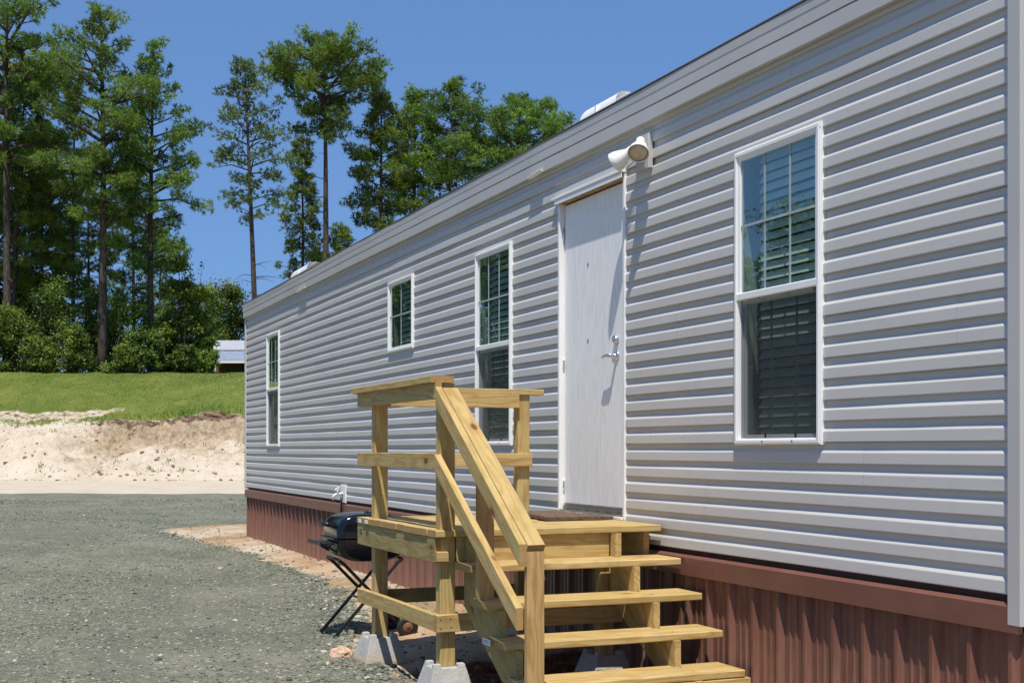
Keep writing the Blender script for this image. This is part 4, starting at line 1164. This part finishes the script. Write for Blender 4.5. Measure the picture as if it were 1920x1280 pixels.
def pine(base, H, cb, width, seed, label, lean=(0, 0), nb=46, dens=1.0, r0=.22, shape='round', mat=None, dead=6, group='tall pines along the top of the grass bank', tl=.36):
    """base point, height, crown base (fraction), crown radius"""
    r = random.Random(seed)
    root = empty('pine_tree', base, label, 'tree', group)
    T = MB(); Lv = Leaves()
    segs = 14; pts, rad = [], []
    ph = r.uniform(0, 6)
    def axis(q):
        z = H * q
        return Vector((lean[0] * q * q * H + .12 * math.sin(ph + q * 5) * q, lean[1] * q * q * H + .12 * math.cos(ph * 1.3 + q * 4) * q, z))
    for i in range(segs + 1):
        q = i / segs
        pts.append(axis(q) - Vector((0, 0, .5 if i == 0 else 0))); rad.append(max(.02, r0 * .82 * (1 - q) ** .75 + .02) * (1.25 if i == 0 else 1))
    T.tube([Vector(base) + p for p in pts], rad, 8)
    def prof(q):               # q: 0 crown base .. 1 tip
        if shape == 'round': return max(.12, math.sin(math.pi * min(1, (q * .86 + .16))) ** .7)
        if shape == 'flat': return max(.25, min(1, .45 + q * 1.1) * (1.02 - q ** 3.5))
        if shape == 'cone': return max(.10, (1 - q) ** .8 * min(1, .5 + q * 3))
        return max(.15, (1 - q ** 2.2) * min(1, .55 + q * 1.2))
    def branch(q, az, ln, rise, leaf=True):
        a = axis(cb + (1 - cb) * q) if leaf else axis(q)
        d = Vector((math.cos(az), math.sin(az), 0))
        droop = -.10 * ln if q < .35 else 0
        p1 = a + d * ln * .5 + Vector((0, 0, rise * ln * .42 + .04 * ln)); p2 = a + d * ln + Vector((0, 0, rise * ln + droop + r.uniform(-.2, .2)))
        br = max(.016, .080 * (ln / 3.5) * (r0 / .22))
        T.tube([Vector(base) + a, Vector(base) + p1, Vector(base) + p2], [br, br * .7, br * .25], 5, cap=False)
        if not leaf: return
        ct = r.uniform(.25, .8)
        ncl = max(2, int(ln * 1.42 * dens + r.random()))
        for k in range(ncl):
            f = min(1.04, .38 + .68 * (k + .8 * r.random()) / ncl)
            c = (a.lerp(p1, f * 2) if f < .5 else p1.lerp(p2, (f - .5) * 2))
            sd = (Vector((-d.y, d.x, 0)) * r.choice((-1, 1)) + d * .4 + Vector((0, 0, r.uniform(.0, .6)))).normalized()
            e = c + sd * (.10 + .42 * ln * (1.12 - f) * r.uniform(.2, 1.0))
            T.tube([Vector(base) + c, Vector(base) + e], [br * .4, br * .15], 3, cap=False)
            cr = r.uniform(.30, .66) * min(1.25, .64 + ln / 6)
            tint = ct + r.uniform(-.22, .22)
            for m in range(int(22 * (cr / .48) ** 2 * min(1.0, .45 + .55 * dens)) + 3):
                u = rv(r); u.z *= .74
                tuft(Lv, e + u * cr * r.random() ** .45, u * .9 + Vector((0, 0, .25)), r, 9, tl * .74, tint + r.uniform(-.12, .12))
    for i in range(nb):
        q = ((i + r.random()) / nb) ** .96
        ln = width * prof(q) * r.uniform(.55, 1.12)
        branch(q, i * 2.4 + r.uniform(-.5, .5), max(.5, ln), r.uniform(-.02, .48) + .45 * q ** 2)
    for k in range(6):
        tc = axis(1.0 - .012 * k) + rv(r) * .3; [tuft(Lv, tc + rv(r) * .3 * r.random(), Vector((0, 0, 1)), r, 9, tl * .75, r.uniform(.4, .8)) for _ in range(7)]
    for k in range(dead):
        branch(cb * r.uniform(.45, .98), r.uniform(0, 6.28), r.uniform(.5, 1.6), r.uniform(-.2, .35), False)
    T.build('trunk', BARK, root)
    Lv.build('crown', mat or PINE, root)
    return root

def bush(name, base, h, wx, seed, label, cat, group, n_=6000, leaf=.14, trunk=True, mat=None, lift=.0, tintb=.12):
    r = random.Random(seed)
    root = empty(name, base, label, cat, group)
    Lv = Leaves(); T = MB()
    lobes = []
    n_ = int(n_ * 1.9)
    for k in range(9):          # bare wands sticking out
        az = r.uniform(0, 6.28); q = Vector((math.cos(az) * wx * r.uniform(.2, .7), math.sin(az) * wx * r.uniform(.2, .7), h * r.uniform(.5, .92)))
        T.tube([Vector(base) + Vector((q.x * .5, q.y * .5, 0)), Vector(base) + Vector((q.x * .8, q.y * .8, q.z * .6)), Vector(base) + q], [.03, .02, .008], 4, cap=False)
        for _ in range(26):
            p = q * r.uniform(.72, 1.0) + rv(r) * .22; u = rv(r); a = u.cross(rv(r)).normalized(); b = u.cross(a); l = leaf * r.uniform(.7, 1.3)
            Lv.quad(tuple(p - a * l * .5), tuple(p + b * l * .33), tuple(p + a * l * .5), tuple(p - b * l * .33), r.uniform(.2, .9))
    for i in range(28):
        q = r.random()
        zc = lift * h + h * (1 - lift) * (.08 + .86 * q); rad = wx * (1 - .5 * q) * r.uniform(.10, .95)
        az = r.uniform(0, 6.28)
        lobes.append((Vector((rad * math.cos(az), rad * math.sin(az), zc)), r.uniform(.12, .33) * min(h * .8, wx * 1.5), r.uniform(.15, .75)))
    for c, s, t in lobes:
        T.tube([Vector(base) + Vector((0, 0, -.2)), Vector(base) + Vector((c.x * .3, c.y * .3, c.z * .55)), Vector(base) + c], [.05 * wx / 2.5, .035 * wx / 2.5, .015], 5, cap=False)
        k = int(n_ / 28)
        for _ in range(k):
            d = rv(r); rr_ = s * (r.random() ** .45) * (.70 + 1.1 * fbm(d.x * 1.9 + c.x, d.y * 1.9, d.z * 1.9 + c.z, 3))
            p = c + Vector((d.x, d.y, d.z * .8)) * rr_
            if p.z < .05: continue
            u = (d + rv(r) * .9 + Vector((0, 0, .5))).normalized(); a = u.cross(rv(r)).normalized(); b = u.cross(a)
            l = leaf * r.uniform(.6, 1.3)
            tt = max(0, min(1, t + tintb + r.uniform(-.22, .22)))
            Lv.quad(tuple(p - a * l * .5), tuple(p + b * l * .33), tuple(p + a * l * .5), tuple(p - b * l * .33), tt)
    T.build('trunk', BARK, root)
    Lv.build('crown', mat or LEAF, root)
    return root

def gz(w, t): p = yard(w, t); return lay(p.x, p.y)[0]
def spot(px, t):
    """ground point at distance t in the direction of a column of the photograph"""
    w = (px - 960) / 2400 * t; p = yard(w, t); p.z = gz(w, t) - .05
    return p
def height(ytop, t, base): return (841 - ytop) / 2400 * t + 1.40 - base.z
def pine_at(px, ytop, t, cbpx, rad_px, seed, label, pxt=None, **kw):
    b = spot(px, t); H = height(ytop, t, b)
    cb = (height(cbpx, t, b)) / H
    ln = (0, 0)
    if pxt is not None:
        s = (pxt - px) / 2400 * t / H; ln = (RT.x * s, RT.y * s)
    return pine(b, H, cb, 1.2 * rad_px / 2400 * t, seed, label, ln, **kw)
pine_at(14, -55, 75, 330, 108, 1, 'tallest pine, its thick trunk at the left edge of the photo', nb=56, r0=.30, dens=.85, shape='round', tl=.38)
pine_at(26, 120, 79, 540, 78, 2, 'slim pine leaning right just behind the thick trunk at the left edge', pxt=52, nb=56, r0=.17, shape='mid')
pine_at(80, 230, 82, 600, 66, 3, 'slender pine, third trunk from the left edge, with sparse low branches', nb=58, r0=.14, shape='mid')
pine_at(138, 165, 80, 590, 68, 4, 'slender dark trunked pine just left of the big straight pine', nb=58, r0=.16, shape='mid')
pine_at(192, 22, 74, 430, 98, 5, 'big pine with thick straight trunk and rounded top beside the slender trunks', nb=60, r0=.31, dens=.84, shape='round', tl=.38)
pine_at(250, 215, 82, 610, 66, 6, 'thin pine half hidden between the big rounded pine and the broad sloping one', nb=58, r0=.13, shape='mid')
pine_at(283, 92, 76, 520, 108, 7, 'broad pine with sloping right shoulder and long drooping side branches', nb=62, r0=.24, dens=.84, shape='mid', tl=.38)
pine_at(479, 118, 72, 415, 84, 8, 'thin lone pine with airy bluish crown standing apart left of the house corner', pxt=455, nb=50, r0=.20, dens=.62, shape='mid', mat=PINE_DRY, dead=9, tl=.32)
pine_at(612, 80, 74, 262, 108, 9, 'tall pine with broad flat topped crown on a long bare trunk', pxt=603, nb=46, r0=.27, dens=1.0, shape='flat', dead=14)
pine_at(566, 272, 80, 560, 56, 10, 'short dense pointed pine in front of the tall bare trunked one', nb=60, r0=.15, shape='cone', dens=1.05)
pine_at(712, 182, 76, 440, 72, 11, 'bushy pine, leftmost of the cluster rising above the roofline', nb=60, r0=.20, shape='mid', dens=1.15)
pine_at(775, 178, 79, 420, 66, 12, 'dense pine, second of the cluster rising above the roofline', nb=54, r0=.22, shape='mid', dens=1.15)
pine_at(845, 160, 77, 390, 78, 13, 'round topped pine, highest of the cluster rising above the roofline', nb=54, r0=.22, shape='round', dens=1.0)
pine_at(975, 190, 80, 400, 92, 14, 'wide spreading pine, rightmost of the cluster rising above the roofline', nb=60, r0=.22, shape='round', dens=1.0)
pine_at(640, 430, 84, 640, 46, 15, 'low young pine low behind the house, right of the bare trunk', nb=40, r0=.12, shape='cone')
pine_at(62, 255, 92, 620, 84, 41, 'hazy pine deep in the wood behind the two leftmost trunks', nb=60, r0=.15, shape='mid')
pine_at(168, 335, 91, 630, 72, 43, 'half hidden low pine just left of the big straight trunk', nb=56, r0=.14, shape='mid')
pine_at(300, 430, 96, 640, 56, 45, 'low pine filling the gap under the broad sloping pine', nb=46, r0=.13, shape='mid')
# understorey
UG = 'undergrowth trees below the pines'
def bush_at(px, ytop, t, rad_px, seed, label, **kw):
    b = spot(px, t); return bush('broadleaf_tree', b, height(ytop, t, b), 1.2 * rad_px / 2400 * t, seed, label, 'tree', UG, **kw)
bush_at(20, 560, 74, 62, 21, 'dark leafy tree at the foot of the thickest left trunk', n_=6500)
bush_at(98, 525, 76, 66, 22, 'dark leafy tree below the slender left trunks', n_=6500, tintb=-.08)
bush_at(130, 600, 72.6, 40, 23, 'low bright leafy shrub left of the big straight trunk', n_=4200, tintb=.25)
bush_at(236, 560, 75, 60, 24, 'dark leafy tree right of the big straight trunk', n_=6500, tintb=-.08)
bush_at(232, 640, 72.6, 34, 25, 'low bright shrub at the grass edge right of the big trunk', n_=3600, tintb=.2)
bush_at(338, 472, 77.5, 60, 26, 'yellow green rounded tree behind the grass, left of the white shed', n_=19000, lift=.0, tintb=.42, leaf=.18)
bush_at(430, 530, 104, 74, 27, 'dark rounded tree behind the white shed by the house corner', n_=10000, lift=.04, tintb=-.05, leaf=.22)
bush_at(300, 590, 78, 48, 28, 'shadowy shrub at the foot of the broad sloping pine', n_=5000, tintb=-.1)
bush_at(392, 655, 76, 24, 29, 'thin twiggy shrub in front of the white shed gable', n_=900, tintb=.1)
bush_at(175, 545, 84, 60, 30, 'deep green tree mass behind the big straight trunk', n_=6500, tintb=-.12)
bush_at(55, 540, 86, 70, 31, 'deep green tree mass behind the left slender trunks', n_=6500, tintb=-.12)
bush_at(-20, 600, 73, 46, 32, 'leafy shrub cut off by the left edge of the photo', n_=4500, tintb=.05)
bush_at(395, 560, 112, 60, 33, 'dim green tree far behind the yellow green rounded tree', n_=7000, tintb=-.1, leaf=.24)
bush_at(318, 560, 90, 56, 34, 'dark green tree between the broad sloping pine and the rounded tree', n_=7000, tintb=-.1)
bush_at(205, 600, 80, 56, 35, 'shadowed shrub right behind the big straight trunk', n_=6000, tintb=-.14)
bush_at(282, 625, 73.4, 44, 36, 'mid green shrub at the grass edge by the sloping pine', n_=4500, tintb=.05)
bush_at(66, 630, 72.8, 44, 37, 'low leafy shrub at the grass edge below the slender trunks', n_=4500, tintb=.12)
bush_at(346, 645, 75, 26, 38, 'low dark shrub left of the thin twiggy one by the shed', n_=4000, tintb=-.05)
# the same wood goes on to the left, out of the picture; the window panes mirror it
src = [o for o in COL.objects if o.name.startswith('pine_tree') and o.parent is None]
srb = [o for o in COL.objects if o.name.startswith('broadleaf_tree') and o.parent is None]
def copy_tree(o, loc, rz, sc, label, group):
    c = o.copy(); COL.objects.link(c); c.location = loc; c.rotation_euler = (0, 0, rz); c.scale = (sc,) * 3
    c['label'] = label; c['group'] = group
    for ch in o.children:
        d = ch.copy(); COL.objects.link(d); d.parent = c
    return c
r_ = random.Random(77)
for k in range(30):
    w = -40 - k * 3.6 + r_.uniform(-1.5, 1.5); t = 74 + r_.uniform(0, 12)
    p = yard(w, t, gz(w, t) - .05)
    copy_tree(src[(k * 5 + 4) % len(src)], p, r_.uniform(0, 6.28), r_.uniform(.82, 1.05), 'pine mirrored in the window panes, standing far left of the photo', 'pines mirrored in the windows')
    for dw, dt, sc in ((1.2, -1, 1.3), (2.9, 6, 2.2)):
        p = yard(w + dw, t + dt, gz(w + dw, t + dt) - .05)
        copy_tree(srb[(k * 3 + int(dt)) % len(srb)], p, r_.uniform(0, 6.28), sc * r_.uniform(.9, 1.25), 'leafy tree mirrored in the window panes, standing far left of the photo', 'leafy trees mirrored in the windows')

# grass blades on the slope and weeds along the cut
Lv = Leaves(); r_ = random.Random(8)
cnt = 0
while cnt < 15000:
    w = r_.uniform(-28, -9); t = r_.uniform(61.8, 73.4)
    p = yard(w, t); q = lay(p.x, p.y)
    if r_.random() > q[4]: continue
    pz = Vector((p.x, p.y, q[0])); hh = r_.uniform(.03, .075) * (3.0 if t < 63 else 1)
    d = Vector((r_.uniform(-.6, .6), r_.uniform(-.6, .6), 1)).normalized(); sd = Vector((r_.uniform(-1, 1), r_.uniform(-1, 1), 0)).normalized() * .016
    Lv.tri(tuple(pz - sd), tuple(pz + sd), tuple(pz + d * hh), max(0, min(1, .5 + .55 * fbm(w * .5, t * .5, 2) + r_.uniform(-.25, .25)))); cnt += 1
for k in range(20):         # weed clumps on the sand
    w = r_.uniform(-25, -10.5); t = r_.uniform(55, 62.5); p = yard(w, t); q = lay(p.x, p.y)
    for _ in range(r_.randint(5, 30)):
        o = Vector((r_.gauss(0, .16), r_.gauss(0, .16), 0)); pz = Vector((p.x + o.x, p.y + o.y, lay(p.x + o.x, p.y + o.y)[0]))
        d = Vector((r_.uniform(-.7, .7), r_.uniform(-.7, .7), 1)).normalized(); sd = Vector((r_.uniform(-1, 1), r_.uniform(-1, 1), 0)).normalized() * .018
        Lv.tri(tuple(pz - sd), tuple(pz + sd), tuple(pz + d * r_.uniform(.08, .28)), r_.uniform(.1, .7))
g_ = Lv.build('grass', GRASSM, None); tag(g_, 'short green grass on the slope above the sandy cut', 'grass', kind='stuff')

# ------------------------------------------------------------------ white shed beyond the bank
SB = spot(440, 92); sw0 = (388 - 960) / 2400 * 92; sz = SB.z
shed = empty('metal_roof_shed', SB, 'low white shed with pale metal roof behind the trees at the house corner', 'shed')
def sp_(px, t, z): return yard((px - 960) / 2400 * t, t, z)
zr = (841 - 638) / 2400 * 96 + 1.4; ze = (841 - 655) / 2400 * 92 + 1.4; zp = (841 - 675) / 2400 * 88.5 + 1.4
mb = MB()
LW = RT * 14
def slab(mb, a, b, ln, thk=.06, ribs=28):
    a, b = Vector(a), Vector(b)
    mb.quad([a, a + ln, b + ln, b, a - Vector((0, 0, thk)), a + ln - Vector((0, 0, thk)), b + ln - Vector((0, 0, thk)), b - Vector((0, 0, thk))], [(0, 1, 2, 3), (4, 7, 6, 5), (0, 4, 5, 1), (3, 2, 6, 7), (0, 3, 7, 4), (1, 5, 6, 2)])
    for i in range(ribs + 1):
        q = ln * (i / ribs); e = ln.normalized() * .04
        mb.prism([a + q, a + q + e, a + q + e + Vector((0, 0, .05)), a + q + Vector((0, 0, .05))], b - a)
slab(mb, sp_(400, 92, ze), sp_(400, 96, zr), LW); slab(mb, sp_(400, 96, zr), sp_(400, 100, ze), LW)
mb.build('roof', METALROOF, shed)
mb = MB(); slab(mb, sp_(408, 88.5, zp), sp_(405, 91.9, ze - .12), LW * .95); mb.build('porch_roof', plain('sky tinted sheet roof', (.34, .40, .50), .4, .3, .12, 2), shed)  # sky reflection on the porch metal is put into the blue base colour
mb = MB(); a = sp_(402, 92.3, sz - .5); b = sp_(402, 99.7, sz - .5); mb.prism([a, b, Vector((b.x, b.y, ze - .08)), Vector((sp_(402, 96, 0).x, sp_(402, 96, 0).y, zr - .1)), Vector((a.x, a.y, ze - .08))], RT * 13.6); mb.build('wall', SHEDW, shed)
mb = MB(); a = sp_(405, 92.1, sz - .4); mb.prism([a, a + RT * 13.3, a + RT * 13.3 + Vector((0, 0, ze - sz + .2)), a + Vector((0, 0, ze - sz + .2))], AX * .1); mb.build('porch_wall', SHEDB, shed)
for q in (0, 3.2, 6.4, 9.6, 12.8):
    mb = MB(); a = sp_(409, 88.7, sz - .5) + RT * q; mb.board(a, (a.x, a.y, zp - .06), tuple(RT), .12, .12); mb.build('porch_post', SHEDB, shed)
mb = MB(); a = sp_(408, 88.45, zp - .13); mb.board(a, a + LW * .95, (0, 0, 1), .16, .05); mb.build('porch_beam', LAMPW, shed)
